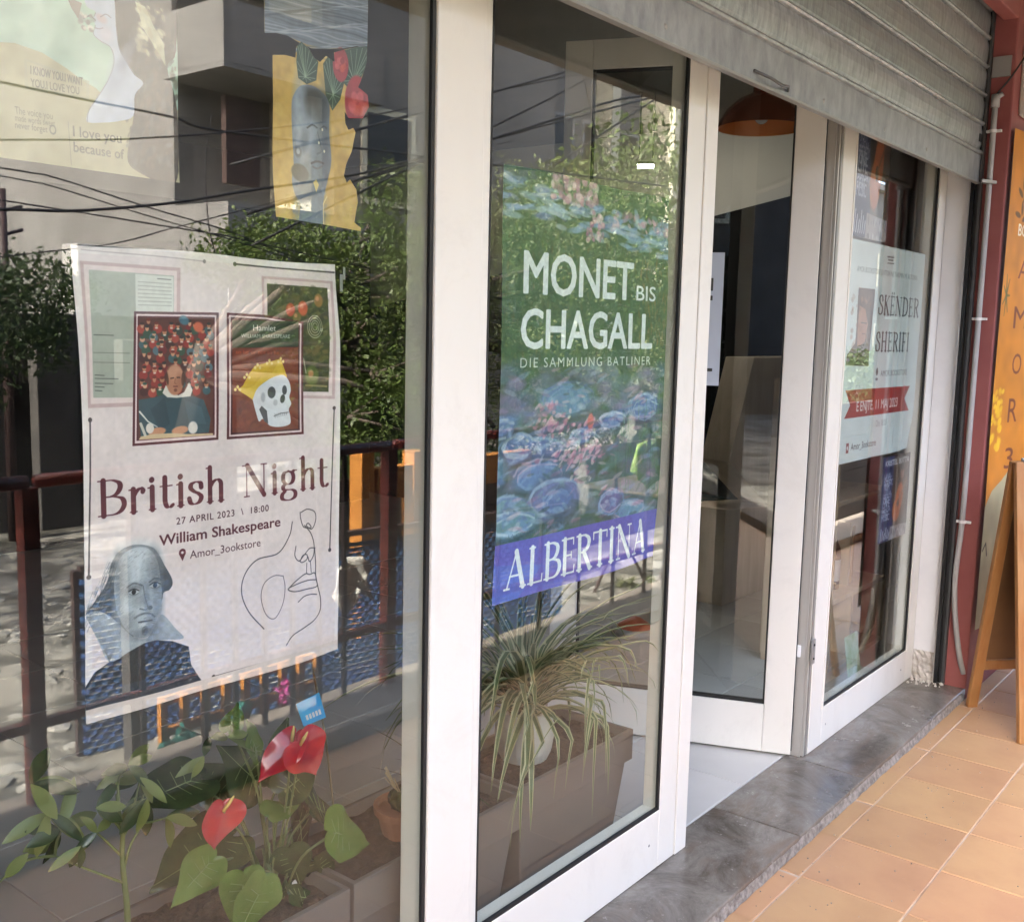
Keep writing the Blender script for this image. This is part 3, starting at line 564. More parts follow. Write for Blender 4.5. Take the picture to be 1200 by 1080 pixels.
# ------------------------------------------------------------------ materials
MATS = {}
def mat(name, col, rough=.6, metal=0.0, col2=None, scale=8.0, bump=0.0, bscale=40.0, stretch=(1, 1, 1), spec=.5, detail=4, lo=.35, hi=.65, trans=0.0, obj=True):
    if name in MATS: return MATS[name]
    m = bpy.data.materials.new(name); m.use_nodes = True; nt = m.node_tree; N = nt.nodes; L = nt.links
    p = N['Principled BSDF']; p.inputs['Roughness'].default_value = rough; p.inputs['Metallic'].default_value = metal
    p.inputs['Specular IOR Level'].default_value = spec
    p.inputs['Base Color'].default_value = (*col, 1)
    if col2 is not None or bump:
        tc = N.new('ShaderNodeTexCoord'); mp = N.new('ShaderNodeMapping'); mp.inputs['Scale'].default_value = stretch
        L.new(tc.outputs['Object'], mp.inputs[0])
    if col2 is not None:
        n = N.new('ShaderNodeTexNoise'); n.inputs['Scale'].default_value = scale; n.inputs['Detail'].default_value = detail; n.inputs['Roughness'].default_value = .6
        L.new(mp.outputs[0], n.inputs['Vector'])
        r = N.new('ShaderNodeMapRange'); r.inputs[1].default_value = lo; r.inputs[2].default_value = hi
        L.new(n.outputs[0], r.inputs[0])
        mx = N.new('ShaderNodeMix'); mx.data_type = 'RGBA'; mx.inputs[6].default_value = (*col, 1); mx.inputs[7].default_value = (*col2, 1)
        L.new(r.outputs[0], mx.inputs[0]); L.new(mx.outputs[2], p.inputs['Base Color'])
    if bump:
        n2 = N.new('ShaderNodeTexNoise'); n2.inputs['Scale'].default_value = bscale; n2.inputs['Detail'].default_value = 5
        L.new(mp.outputs[0], n2.inputs['Vector'])
        b = N.new('ShaderNodeBump'); b.inputs['Strength'].default_value = bump; b.inputs['Distance'].default_value = .01
        L.new(n2.outputs[0], b.inputs['Height']); L.new(b.outputs[0], p.inputs['Normal'])
    if trans:
        t = N.new('ShaderNodeBsdfTranslucent'); t.inputs[0].default_value = (*[min(c * 1.6, 1) for c in col], 1)
        ms = N.new('ShaderNodeMixShader'); ms.inputs[0].default_value = trans
        L.new(p.outputs[0], ms.inputs[1]); L.new(t.outputs[0], ms.inputs[2]); L.new(ms.outputs[0], N['Material Output'].inputs[0])
        if col2 is not None: L.new(mx.outputs[2], t.inputs[0])
    MATS[name] = m; return m
def tint_random(m, amt=.18, hue=.02):
    """every piece (object) that wears the material gets its own shade"""
    nt = m.node_tree; N = nt.nodes; L = nt.links; p = N['Principled BSDF']; s = p.inputs['Base Color']
    oi = N.new('ShaderNodeObjectInfo'); r = N.new('ShaderNodeMapRange'); r.inputs[3].default_value = 1 - amt; r.inputs[4].default_value = 1 + amt
    r2 = N.new('ShaderNodeMath'); r2.operation = 'MULTIPLY'; r2.inputs[1].default_value = 7.31
    r3 = N.new('ShaderNodeMath'); r3.operation = 'FRACT'; r4 = N.new('ShaderNodeMapRange'); r4.inputs[3].default_value = .5 - hue; r4.inputs[4].default_value = .5 + hue
    h = N.new('ShaderNodeHueSaturation')
    L.new(oi.outputs['Random'], r.inputs[0]); L.new(oi.outputs['Random'], r2.inputs[0]); L.new(r2.outputs[0], r3.inputs[0]); L.new(r3.outputs[0], r4.inputs[0])
    L.new(r.outputs[0], h.inputs['Value']); L.new(r4.outputs[0], h.inputs['Hue'])
    if s.is_linked: src = s.links[0].from_socket; L.new(src, h.inputs['Color'])
    else: h.inputs['Color'].default_value = s.default_value
    L.new(h.outputs[0], s); return m
def print_mat(name, board, rough=.45, trans=.0):
    m = bpy.data.materials.new(name); m.use_nodes = True; N = m.node_tree.nodes; L = m.node_tree.links
    p = N['Principled BSDF']; t = N.new('ShaderNodeTexImage'); t.image = board.image(name); t.extension = 'EXTEND'; t.interpolation = 'Cubic'
    uv = N.new('ShaderNodeUVMap'); uv.uv_map = 'UVMap'; L.new(uv.outputs[0], t.inputs[0])
    g = N.new('ShaderNodeHueSaturation'); g.inputs['Value'].default_value = .97; L.new(t.outputs[0], g.inputs['Color']); L.new(g.outputs[0], p.inputs['Base Color'])
    p.inputs['Roughness'].default_value = rough
    if trans:
        tr = N.new('ShaderNodeBsdfTranslucent'); L.new(g.outputs[0], tr.inputs[0]); ms = N.new('ShaderNodeMixShader'); ms.inputs[0].default_value = trans
        L.new(p.outputs[0], ms.inputs[1]); L.new(tr.outputs[0], ms.inputs[2]); L.new(ms.outputs[0], N['Material Output'].inputs[0])
    return m
def glass_mat(name, R0=.05, tint=(.93, .96, .94), dirt=.0):
    """thin window glass: mirror share after Schlick, the rest passes straight through"""
    m = bpy.data.materials.new(name); m.use_nodes = True; N = m.node_tree.nodes; L = m.node_tree.links
    N.remove(N['Principled BSDF'])
    ge = N.new('ShaderNodeNewGeometry'); d = N.new('ShaderNodeVectorMath'); d.operation = 'DOT_PRODUCT'
    L.new(ge.outputs['Normal'], d.inputs[0]); L.new(ge.outputs['Incoming'], d.inputs[1])
    def M(op, a=None, b=None, va=0, vb=0):
        n = N.new('ShaderNodeMath'); n.operation = op
        if a is not None: L.new(a, n.inputs[0])
        else: n.inputs[0].default_value = va
        if b is not None: L.new(b, n.inputs[1])
        else: n.inputs[1].default_value = vb
        return n.outputs[0]
    c = M('ABSOLUTE', d.outputs['Value']); k = M('SUBTRACT', None, c, va=1.0); k5 = M('POWER', k, None, vb=5.0)
    f = M('ADD', M('MULTIPLY', k5, None, vb=1 - R0), None, vb=R0)
    t = N.new('ShaderNodeBsdfTransparent'); t.inputs[0].default_value = (*tint, 1)
    g = N.new('ShaderNodeBsdfGlossy'); g.inputs['Roughness'].default_value = 0.0; g.inputs[0].default_value = (1, 1, 1, 1)
    ms = N.new('ShaderNodeMixShader'); L.new(f, ms.inputs[0]); L.new(t.outputs[0], ms.inputs[1]); L.new(g.outputs[0], ms.inputs[2])
    out = ms.outputs[0]
    if dirt:
        tc = N.new('ShaderNodeTexCoord'); n = N.new('ShaderNodeTexNoise'); n.inputs['Scale'].default_value = 3; n.inputs['Detail'].default_value = 8; n.inputs['Roughness'].default_value = .7
        L.new(tc.outputs['Object'], n.inputs['Vector']); r = N.new('ShaderNodeMapRange'); r.inputs[1].default_value = .45; r.inputs[2].default_value = .8; r.inputs[3].default_value = 0; r.inputs[4].default_value = dirt
        L.new(n.outputs[0], r.inputs[0]); df = N.new('ShaderNodeBsdfDiffuse'); df.inputs[0].default_value = (.6, .58, .52, 1)
        m2 = N.new('ShaderNodeMixShader'); L.new(r.outputs[0], m2.inputs[0]); L.new(out, m2.inputs[1]); L.new(df.outputs[0], m2.inputs[2]); out = m2.outputs[0]
    L.new(out, N['Material Output'].inputs[0]); return m

# ------------------------------------------------------------------ mesh helpers
C = sc.collection
def link(name, bm, m, parent=None, smooth_=False, bevel=0.0, mats=None):
    me = bpy.data.meshes.new(name); bm.normal_update(); bm.to_mesh(me); bm.free()
    for x in (mats or [m]): me.materials.append(x)
    if smooth_: me.polygons.foreach_set('use_smooth', [True] * len(me.polygons))
    o = bpy.data.objects.new(name, me); C.objects.link(o)
    if bevel:
        b = o.modifiers.new('bevel', 'BEVEL'); b.width = bevel; b.segments = 2; b.limit_method = 'ANGLE'
    if parent is not None: o.parent = parent
    return o
def tag(o, label=None, cat=None, group=None, kind=None):
    if label: o['label'] = label
    if cat: o['category'] = cat
    if group: o['group'] = group
    if kind: o['kind'] = kind
    return o
def empty(name, loc, label, cat, group=None, rz=0):
    o = bpy.data.objects.new(name, None); C.objects.link(o); o.location = Vector([float(c) for c in loc]); o.rotation_euler[2] = rz
    o.empty_display_size = .05
    return tag(o, label, cat, group)
def box(bm, x0, x1, y0, y1, z0, z1, mi=0):
    v = [bm.verts.new(p) for p in ((x0, y0, z0), (x1, y0, z0), (x1, y1, z0), (x0, y1, z0), (x0, y0, z1), (x1, y0, z1), (x1, y1, z1), (x0, y1, z1))]
    for f in ((0, 3, 2, 1), (4, 5, 6, 7), (0, 1, 5, 4), (1, 2, 6, 5), (2, 3, 7, 6), (3, 0, 4, 7)):
        bm.faces.new([v[i] for i in f]).material_index = mi
    return v
def bx(name, x0, x1, y0, y1, z0, z1, m, parent=None, bevel=0.0):
    """one box as one object, origin at its own base centre; coordinates are in the parent's space"""
    bm = bmesh.new(); cx, cy_, cz = (x0 + x1) / 2, (y0 + y1) / 2, z0
    box(bm, x0 - cx, x1 - cx, y0 - cy_, y1 - cy_, 0, z1 - z0)
    o = link(name, bm, m, parent, bevel=bevel); o.location = (cx, cy_, cz); return o
def tube(bm, pts, r, n=8, r2=None, cap=True):
    P = [Vector([float(c) for c in p]) for p in pts]; R = [r + ((r2 if r2 is not None else r) - r) * i / max(len(P) - 1, 1) for i in range(len(P))] if not isinstance(r, (list, tuple)) else r
    rings = []; prev = None
    for i, p in enumerate(P):
        d = (P[min(i + 1, len(P) - 1)] - P[max(i - 1, 0)]).normalized()
        a = d.orthogonal().normalized() if prev is None else (prev - d * prev.dot(d)).normalized()
        prev = a; b = d.cross(a)
        rings.append([bm.verts.new(p + (a * cos(2 * pi * k / n) + b * sin(2 * pi * k / n)) * R[i]) for k in range(n)])
    for A, B in zip(rings, rings[1:]):
        for k in range(n): bm.faces.new([A[k], A[(k + 1) % n], B[(k + 1) % n], B[k]])
    if cap: bm.faces.new(rings[0][::-1]); bm.faces.new(rings[-1])
def lathe(bm, prof, n=32, c=(0, 0, 0)):
    rings = [[bm.verts.new((c[0] + r * cos(2 * pi * k / n), c[1] + r * sin(2 * pi * k / n), c[2] + z)) for k in range(n)] for r, z in prof]
    for A, B in zip(rings, rings[1:]):
        for k in range(n): bm.faces.new([A[k], A[(k + 1) % n], B[(k + 1) % n], B[k]])
    return rings
def prism(bm, pts, d):
    """closed outline (3-D points in a plane) given thickness d (vector)"""
    d = Vector(d); A = [bm.verts.new(Vector([float(c) for c in p])) for p in pts]; B = [bm.verts.new(v.co + d) for v in A]; n = len(A)
    bm.faces.new(A[::-1]); bm.faces.new(B)
    for i in range(n): bm.faces.new([A[i], A[(i + 1) % n], B[(i + 1) % n], B[i]])
def copy_tree(o, parent=None):
    c = o.copy(); C.objects.link(c); c.parent = parent
    for ch in list(o.children): copy_tree(ch, c)
    return c
def sheet(name, x0, x1, z1, z0, y, m, nx=16, nz=22, wave=.003, seed=0, parent=None, edge=0.0, curl=(0, 0, 0, 0)):
    """paper sheet hanging in the plane y, slightly wavy, with its own print"""
    g = random.Random(seed); ph = [g.uniform(0, 6) for _ in range(6)]
    bm = bmesh.new(); uv = bm.loops.layers.uv.new('UVMap'); V = {}
    for j in range(nz + 1):
        for i in range(nx + 1):
            s, t = i / nx, j / nz
            d = wave * (.6 * sin(5 * s + ph[0] + 2 * t) + .4 * sin(9 * t + ph[1] + 3 * s) + .3 * sin(14 * s + ph[2]) * sin(7 * t + ph[3]))
            for (cs, ct, k) in ((0, 0, curl[0]), (1, 0, curl[1]), (1, 1, curl[2]), (0, 1, curl[3])): d += k * math.exp(-((s - cs) ** 2 + (t - ct) ** 2) / .02)
            ex = edge * sin(8 * t + ph[4]) * (1 if i in (0, nx) else 0); ez = edge * sin(9 * s + ph[5]) * (1 if j in (0, nz) else 0)
            V[i, j] = bm.verts.new((x0 + (x1 - x0) * s + ex, y + abs(d) + .0005, z1 + (z0 - z1) * t + ez))
    for j in range(nz):
        for i in range(nx):
            f = bm.faces.new([V[i, j], V[i, j + 1], V[i + 1, j + 1], V[i + 1, j]])
            for l, (a, b_) in zip(f.loops, ((i, j), (i, j + 1), (i + 1, j + 1), (i + 1, j))): l[uv].uv = (a / nx, 1 - b_ / nz)
    return link(name, bm, m, parent, smooth_=True)
def leafcloud(n, vol, size, seed=0, elong=2.0, up=.3):
    """many leaf faces spread through volumes [(centre, radii)]; clumped, with gaps"""
    g = np.random.RandomState(seed); P = []; 
    wts = np.array([r[0] * r[1] * r[2] for _, r in vol]) ** .7; wts /= wts.sum()
    cl = []
    for (c, r), w in zip(vol, wts):
        k = max(int(n * w / 42), 3)
        d = g.randn(k, 3); d /= np.linalg.norm(d, axis=1)[:, None]; rad = g.uniform(.25, 1.0, k) ** .5
        cl.append(np.array(c) + d * rad[:, None] * np.array(r))
    cl = np.vstack(cl); idx = g.randint(0, len(cl), n)
    sp = np.mean([np.mean(r) for _, r in vol]) * .14
    P = cl[idx] + g.randn(n, 3) * sp
    A = g.randn(n, 3); A[:, 2] -= .4; A /= np.linalg.norm(A, axis=1)[:, None]
    B = np.cross(A, g.randn(n, 3) + [0, 0, .2]); B /= np.linalg.norm(B, axis=1)[:, None]
    s = size * g.uniform(.6, 1.3, n)[:, None]; w = s / elong
    v = np.stack([P - A * s * .5, P + B * w * .5 - A * s * .05, P + A * s * .5, P - B * w * .5 - A * s * .05], 1).reshape(-1, 3)
    me = bpy.data.meshes.new('leaves'); me.from_pydata(v.tolist(), [], [[4 * i, 4 * i + 1, 4 * i + 2, 4 * i + 3] for i in range(n)]); return me
# ------------------------------------------------------------------ palette
M_FRAME = mat('white_frame_paint', (.76, .725, .655), .35, col2=(.80, .77, .705), scale=2.5, stretch=(1, 1, .3), bump=.015, bscale=60)
M_GASKET = mat('black_rubber_gasket', (.012, .012, .012), .5)
M_ALU = mat('raw_aluminium_edge', (.34, .33, .31), .38, .4)
M_ALUL = mat('brushed_aluminium_light', (.52, .50, .46), .35, .3)
M_GALV = tint_random(mat('galvanised_shutter_steel', (.185, .195, .205), .4, .45, (.40, .41, .42), 55, .12, 160, (1, 1, .22), detail=12, lo=.25, hi=.7), .20, .0)
M_GALV2 = mat('galvanised_bottom_bar', (.25, .26, .27), .4, .4, (.38, .39, .40), 26, .12, 90, (1, 1, .5), detail=9, lo=.32, hi=.66)
M_RED = mat('red_wall_paint', (.24, .062, .058), .65, 0, (.29, .09, .08), 3, .12, 30)
M_PLASTER = mat('rough_white_plaster', (.66, .66, .67), .85, 0, (.74, .74, .74), 3, .35, 14)
M_PLDIRT = mat('dirty_plaster_base', (.38, .34, .29), .9, 0, (.60, .57, .53), 22, .9, 35)
M_MARBLE0 = mat('grey_marble_threshold', (.10, .085, .068), .22, 0, (.23, .205, .175), 5, .03, 60, (1, 4.5, 1), detail=15, lo=.30, hi=.75)
M_CEMENT = mat('chipped_cement_edge', (.14, .12, .10), .9, 0, (.32, .285, .25), 50, .9, 90)
M_TERRA = tint_random(mat('terracotta_tile', (.45, .272, .140), .42, 0, (.36, .20, .11), 3.2, .06, 45, lo=.42, hi=.78, detail=12), .07, .006)
M_GROUT = mat('pale_tile_grout', (.52, .42, .34), .9, 0, (.36, .24, .16), 7)
M_INTILE = tint_random(mat('pale_porcelain_tile', (.50, .49, .465), .16, 0, (.56, .55, .52), 2.5), .03, .003)
M_INGROUT = mat('grey_indoor_grout', (.18, .17, .16), .8)
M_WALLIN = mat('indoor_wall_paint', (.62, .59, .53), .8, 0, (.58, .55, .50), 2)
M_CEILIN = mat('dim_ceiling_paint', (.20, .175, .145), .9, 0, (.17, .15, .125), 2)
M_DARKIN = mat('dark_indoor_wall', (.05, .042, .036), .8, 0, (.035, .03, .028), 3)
M_SOFFIT = mat('soffit_paint', (.28, .24, .20), .85, 0, (.22, .19, .16), 3, .1, 20)
M_CONC = mat('sunlit_render', (.235, .228, .213), .9, 0, (.155, .148, .138), .9, .3, 8, detail=8)
M_CONC2 = mat('grey_render', (.24, .225, .21), .9, 0, (.17, .16, .15), .7, .3, 6, detail=8)
M_CREAM = mat('cream_pillar_paint', (.62, .58, .44), .8, 0, (.54, .50, .38), 2)
M_DWALL = mat('old_dark_wall', (.09, .082, .075), .9, 0, (.05, .046, .043), 1.5, .3, 10)
M_GROUND = mat('gravel_street', (.30, .28, .235), .95, 0, (.085, .078, .062), 3.2, 1.0, 30, detail=15, lo=.44, hi=.57)
M_ROADPATCH = mat('worn_asphalt', (.07, .07, .07), .9, 0, (.10, .10, .098), 3, .6, 60)
M_KERB = mat('kerb_cement', (.26, .215, .17), .85, 0, (.18, .155, .13), 7, .3, 30)
M_RAIL = mat('red_brown_rail_paint', (.24, .045, .035), .35, 0, (.16, .04, .03), 12)
M_BAR = mat('dark_baluster_paint', (.05, .03, .028), .5)
M_BLUE = None
M_ORANGEW = mat('orange_stained_wood', (.50, .21, .04), .5, 0, (.38, .15, .03), 6, .1, 30, (1, 1, 5))
M_LEAF = [mat('leaf_green_%s' % n, a, .5, 0, b_, 1.6, trans=.35) for n, a, b_ in (('bright', (.07, .115, .022), (.11, .145, .035)), ('dark', (.03, .055, .018), (.05, .075, .025)), ('olive', (.095, .13, .04), (.14, .15, .06)))]
M_BARK = mat('grey_bark', (.13, .10, .075), .9, 0, (.08, .06, .05), 9, .6, 30, (1, 1, .3))
M_WIRE = mat('black_cable', (.012, .012, .013), .6)
M_WOOD = mat('varnished_pine', (.36, .18, .065), .4, 0, (.30, .125, .035), 5, .05, 40, (6, 6, .7), detail=6, lo=.35, hi=.65)
M_PLY = mat('pale_plywood', (.56, .46, .34), .55, 0, (.46, .37, .265), 3, .05, 40, (5, 5, .6), detail=6)
M_TAUPE = mat('taupe_plastic_planter', (.155, .125, .108), .45, 0, (.17, .14, .12), 4)
M_SOIL = mat('dark_potting_soil', (.045, .028, .02), .95, 0, (.08, .05, .035), 60, 1.0, 90)
M_PIPE = mat('grey_conduit', (.33, .32, .31), .45, 0, (.40, .385, .37), 8)
M_GLASS = glass_mat('shop_window_glass', .046, (.95, .97, .955), .012)
M_BLACK = mat('black_lacquer', (.01, .01, .01), .3)

def worn_stone():
    m = M_MARBLE0; nt = m.node_tree; N = nt.nodes; L = nt.links; p = N['Principled BSDF']
    tc = N.new('ShaderNodeTexCoord')
    def noise(sc_, det, rough, dist=0, st=(1, 1, 1)):
        mp = N.new('ShaderNodeMapping'); mp.inputs['Scale'].default_value = st; mp.inputs['Rotation'].default_value = (0, 0, .35); L.new(tc.outputs['Object'], mp.inputs[0])
        n = N.new('ShaderNodeTexNoise'); n.inputs['Scale'].default_value = sc_; n.inputs['Detail'].default_value = det; n.inputs['Roughness'].default_value = rough; n.inputs['Distortion'].default_value = dist
        L.new(mp.outputs[0], n.inputs['Vector']); return n.outputs[0]
    def rng(s_, a, b, c=0, d=1):
        r = N.new('ShaderNodeMapRange'); r.inputs[1].default_value = a; r.inputs[2].default_value = b; r.inputs[3].default_value = c; r.inputs[4].default_value = d; L.new(s_, r.inputs[0]); return r.outputs[0]
    def mix(f, a, b):
        x = N.new('ShaderNodeMix'); x.data_type = 'RGBA'; L.new(f, x.inputs[0])
        for i, c in ((6, a), (7, b)):
            if isinstance(c, tuple): x.inputs[i].default_value = (*c, 1)
            else: L.new(c, x.inputs[i])
        return x.outputs[2]
    c = mix(rng(noise(4.0, 15, .78, .8), .36, .64), (.075, .062, .050), (.24, .22, .195))
    c = mix(rng(noise(2.2, 8, .6, 1.5, (1, 2, 1)), .50, .66, 0, .6), c, (.145, .10, .072))
    c = mix(rng(noise(9, 15, .8, 2.2, (.5, 3, 1)), .62, .74, 0, .75), c, (.36, .34, .31))
    c = mix(rng(noise(60, 4, .7), .64, .8, 0, .7), c, (.50, .48, .45))
    L.new(c, p.inputs['Base Color']); L.new(rng(noise(7, 10, .7), .3, .7, .08, .32), p.inputs['Roughness']); return m
M_MARBLE = worn_stone()
def add_wear(m, colr, lo, hi, amt, sc_, det=12, dist=.5):
    """scuffs and smudges over a painted surface"""
    nt = m.node_tree; N = nt.nodes; L = nt.links; p = N['Principled BSDF']; s = p.inputs['Base Color']
    tc = N.new('ShaderNodeTexCoord'); n = N.new('ShaderNodeTexNoise'); n.inputs['Scale'].default_value = sc_; n.inputs['Detail'].default_value = det; n.inputs['Roughness'].default_value = .75; n.inputs['Distortion'].default_value = dist
    L.new(tc.outputs['Object'], n.inputs['Vector']); r = N.new('ShaderNodeMapRange'); r.inputs[1].default_value = lo; r.inputs[2].default_value = hi; r.inputs[4].default_value = amt; L.new(n.outputs[0], r.inputs[0])
    x = N.new('ShaderNodeMix'); x.data_type = 'RGBA'; L.new(r.outputs[0], x.inputs[0]); x.inputs[7].default_value = (*colr, 1)
    if s.is_linked: L.new(s.links[0].from_socket, x.inputs[6])
    else: x.inputs[6].default_value = s.default_value
    L.new(x.outputs[2], s)
add_wear(M_FRAME, (.52, .48, .42), .50, .80, .4, 3.5); add_wear(M_FRAME, (.30, .28, .25), .70, .78, .6, 22, 6, 0)
add_wear(M_TERRA, (.20, .12, .075), .60, .85, .6, 9); add_wear(M_TERRA, (.60, .50, .42), .64, .78, .35, 30, 8, 0)
add_wear(M_GALV, (.10, .10, .095), .55, .80, .75, 4); add_wear(M_GALV2, (.13, .13, .13), .58, .85, .7, 5); add_wear(M_GALV, (.50, .50, .49), .62, .75, .5, 12)
add_wear(M_GROUND, (.05, .05, .032), .52, .70, .8, .9); add_wear(M_GROUND, (.40, .38, .33), .60, .72, .7, 14, 8, 0); add_wear(M_RED, (.40, .22, .20), .64, .80, .5, 9); add_wear(M_PLASTER, (.42, .39, .36), .60, .82, .5, 6)
# ------------------------------------------------------------------ setting: ground, terrace, kerb, street
bm = bmesh.new(); box(bm, -150, 150, -150, 150, -.45, -.25); street = tag(link('street_ground', bm, M_GROUND), kind='structure')
o = bx('terrace_slab', -14, 12, -1.36, -.234, -.45, -.0035, M_GROUT); terrace = tag(o, kind='structure')
def put(o, parent):
    o.parent = parent; o.matrix_parent_inverse = parent.matrix_world.inverted() if False else Matrix.Translation(-parent.location); return o
def tile_mesh(w, d, h, m, bev=.003, name='tile'):
    bm = bmesh.new(); b2 = bev
    z0, z1 = 0, h
    lo = [(-w / 2, -d / 2, z0), (w / 2, -d / 2, z0), (w / 2, d / 2, z0), (-w / 2, d / 2, z0)]
    mid = [(x, y, z1 - b2) for x, y, _ in lo]; top = [(x * (1 - 2 * b2 / w), y * (1 - 2 * b2 / d), z1) for x, y, _ in lo]
    R = [[bm.verts.new(p) for p in r] for r in (lo, mid, top)]
    for A, B in zip(R, R[1:]):
        for k in range(4): bm.faces.new([A[k], A[(k + 1) % 4], B[(k + 1) % 4], B[k]])
    bm.faces.new(R[2]); me = bpy.data.meshes.new(name); bm.to_mesh(me); bm.free(); me.materials.append(m); return me
me_t = tile_mesh(.2975, .296, .012, M_TERRA, .002); me_s = tile_mesh(.2975, .060, .012, M_TERRA, .002)
for i in range(-4, 13):
    xc = 3.35 + .30 * (i - 6) + .15
    for j in range(4):
        o = bpy.data.objects.new('floor_tile', me_t); C.objects.link(o); o.location = (xc, -.298 - .3015 * (j + .5), -.0125 + rnd.uniform(-.0005, .0007))
        o.rotation_euler = (rnd.gauss(0, .0008), rnd.gauss(0, .0008), rnd.choice([0, pi / 2, pi]) * 0 + rnd.gauss(0, .0015)); put(o, terrace)
    o = bpy.data.objects.new('floor_tile', me_s); C.objects.link(o); o.location = (xc - .012 * (i % 2), -.2665, -.0125); put(o, terrace)
for a, b_ in ((-14, .50), (5.51, 12)):
    o = bx('far_tiling', a, b_, -1.36, -.236, -.011, -.0005, M_TERRA); put(o, terrace); o['kind'] = 'stuff'
kerb = tag(bx('terrace_kerb', -14, 12, -1.70, -1.36, -.45, .065, M_KERB, bevel=.01), kind='structure')

# threshold: slabs of marble with joints
thr = tag(bx('threshold_base', -.4, 4.66, -.228, .055, -.45, .012, M_CEMENT), kind='structure')
for a, b_ in ((-.4, 1.05), (1.055, 2.90), (2.905, 3.445), (3.45, 4.655)):
    o = bx('marble_slab', a, b_, -.232, .06, .0125, .04, M_MARBLE, bevel=.004); put(o, thr)
bm = bmesh.new()                       # chipped cement fillet along the step
g = random.Random(4); n = 150; A = []; B = []; D = []
for i in range(n + 1):
    x = -.3 + 4.92 * i / n; A.append(bm.verts.new((x, -.2325, .030 + g.uniform(-.004, .004)))); B.append(bm.verts.new((x, -.235 - g.uniform(0, .002), .018 + g.uniform(-.004, .004)))); D.append(bm.verts.new((x, -.238 - g.uniform(0, .004), .0015)))
for i in range(n):
    bm.faces.new([A[i], B[i], B[i + 1], A[i + 1]]); bm.faces.new([B[i], D[i], D[i + 1], B[i + 1]])
o = link('cement_fillet', bm, M_CEMENT); put(o, thr)

# indoor floor
inf = tag(bx('shop_floor', -3.2, 6.6, .06, 6.0, -.45, .0335, M_INGROUT), kind='structure')
me_i = tile_mesh(.467, .467, .008, M_INTILE, .0015)
for i in range(-9, 7):
    for j in range(7):
        x = 3.115 + .47 * i + .235; y = .062 + .47 * j + .235
        o = bpy.data.objects.new('floor_tile', me_i); C.objects.link(o); o.location = (x, y, .032); put(o, inf)
o = bx('far_tiling', -3.1, 6.5, 3.355, 5.95, .0336, .040, M_INTILE); put(o, inf); o['kind'] = 'stuff'

# shell of the shop: walls, ceiling, soffit over the terrace, roof mass
bm = bmesh.new(); g = random.Random(31)
for i in range(190):
    x = g.uniform(1.6, 4.9); y = -.25 - abs(g.gauss(0, .22)); r = g.uniform(.0008, .0028)
    bmesh.ops.create_icosphere(bm, subdivisions=1, radius=r, matrix=Matrix.Translation((x, y, r * .5)))
tag(link('floor_grit', bm, M_CEMENT), 'fine grit scattered on the terracotta tiles', 'grit', kind='stuff')
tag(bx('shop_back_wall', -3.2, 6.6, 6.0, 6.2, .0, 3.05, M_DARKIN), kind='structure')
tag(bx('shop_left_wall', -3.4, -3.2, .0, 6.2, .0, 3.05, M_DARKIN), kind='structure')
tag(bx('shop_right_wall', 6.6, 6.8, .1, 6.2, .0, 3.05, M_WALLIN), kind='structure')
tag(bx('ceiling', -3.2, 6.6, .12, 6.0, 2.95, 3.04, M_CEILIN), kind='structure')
tag(bx('roof_slab', -14, 12, -1.67, 6.4, 3.05, 3.45, M_SOFFIT), kind='structure')
tag(bx('soffit_beam', -14, 12, -1.67, -1.53, 2.79, 3.05, M_SOFFIT), kind='structure')
tag(bx('left_facade_wall', -14, -.4, -.23, .1, -.4, 3.05, M_PLASTER), kind='structure')
tag(bx('terrace_end_wall', -14.2, -14, -1.7, 6, -.4, 3.05, M_PLASTER), kind='structure')
tag(bx('wall_above_windows', -.4, 4.66, .0, .11, 2.62, 3.05, M_PLASTER), kind='structure')
tag(bx('red_lintel', -.4, 4.665, -.23, -.17, 2.82, 3.05, M_RED, bevel=.006), kind='structure')
tag(bx('red_column', 4.665, 5.30, -.23, -.135, -.4, 3.05, M_RED, bevel=.006), kind='structure'); tag(bx('column_core', 4.666, 5.30, -.134, .1, -.4, 3.05, M_PLASTER), kind='structure')
tag(bx('red_column_side_wall', 5.302, 12, -.20, -.0, -.4, 3.05, M_RED), kind='structure')
bm = bmesh.new(); box(bm, -.003, 0, -.098, .0, .13, 2.85)            # white plaster reveal on the column's left side
o = link('plaster_reveal', bm, M_PLASTER); o.location = (4.664, 0, 0); tag(o, kind='structure')
bm = bmesh.new(); g = random.Random(3)
gr = bmesh.ops.create_grid(bm, x_segments=10, y_segments=8, size=.5)
for v in bm.verts:
    y = v.co.x * .1; z = v.co.y * .13; v.co = Vector((-g.uniform(.001, .012), y - .049, .105 + z))
for v in bm.verts: 
    if v.co.z < .045: v.co.x -= g.uniform(0, .015)
bmesh.ops.recalc_face_normals(bm, faces=bm.faces)
o = link('crumbled_plaster_base', bm, M_PLDIRT); o.location = (4.663, 0, 0); tag(o, kind='structure')
bm = bmesh.new()
for i in range(46):
    x = 4.655 - abs(g.gauss(0, .05)); y = g.uniform(-.14, -.002); s = g.uniform(.003, .009)
    bmesh.ops.create_icosphere(bm, subdivisions=1, radius=s, matrix=Matrix.Translation((x, y, .042)) @ Matrix.Rotation(g.uniform(0, 3), 4, 'Z'))
tag(link('plaster_crumbs', bm, M_PLDIRT), 'white plaster crumbs fallen on the threshold at the wall foot', 'rubble', kind='stuff')

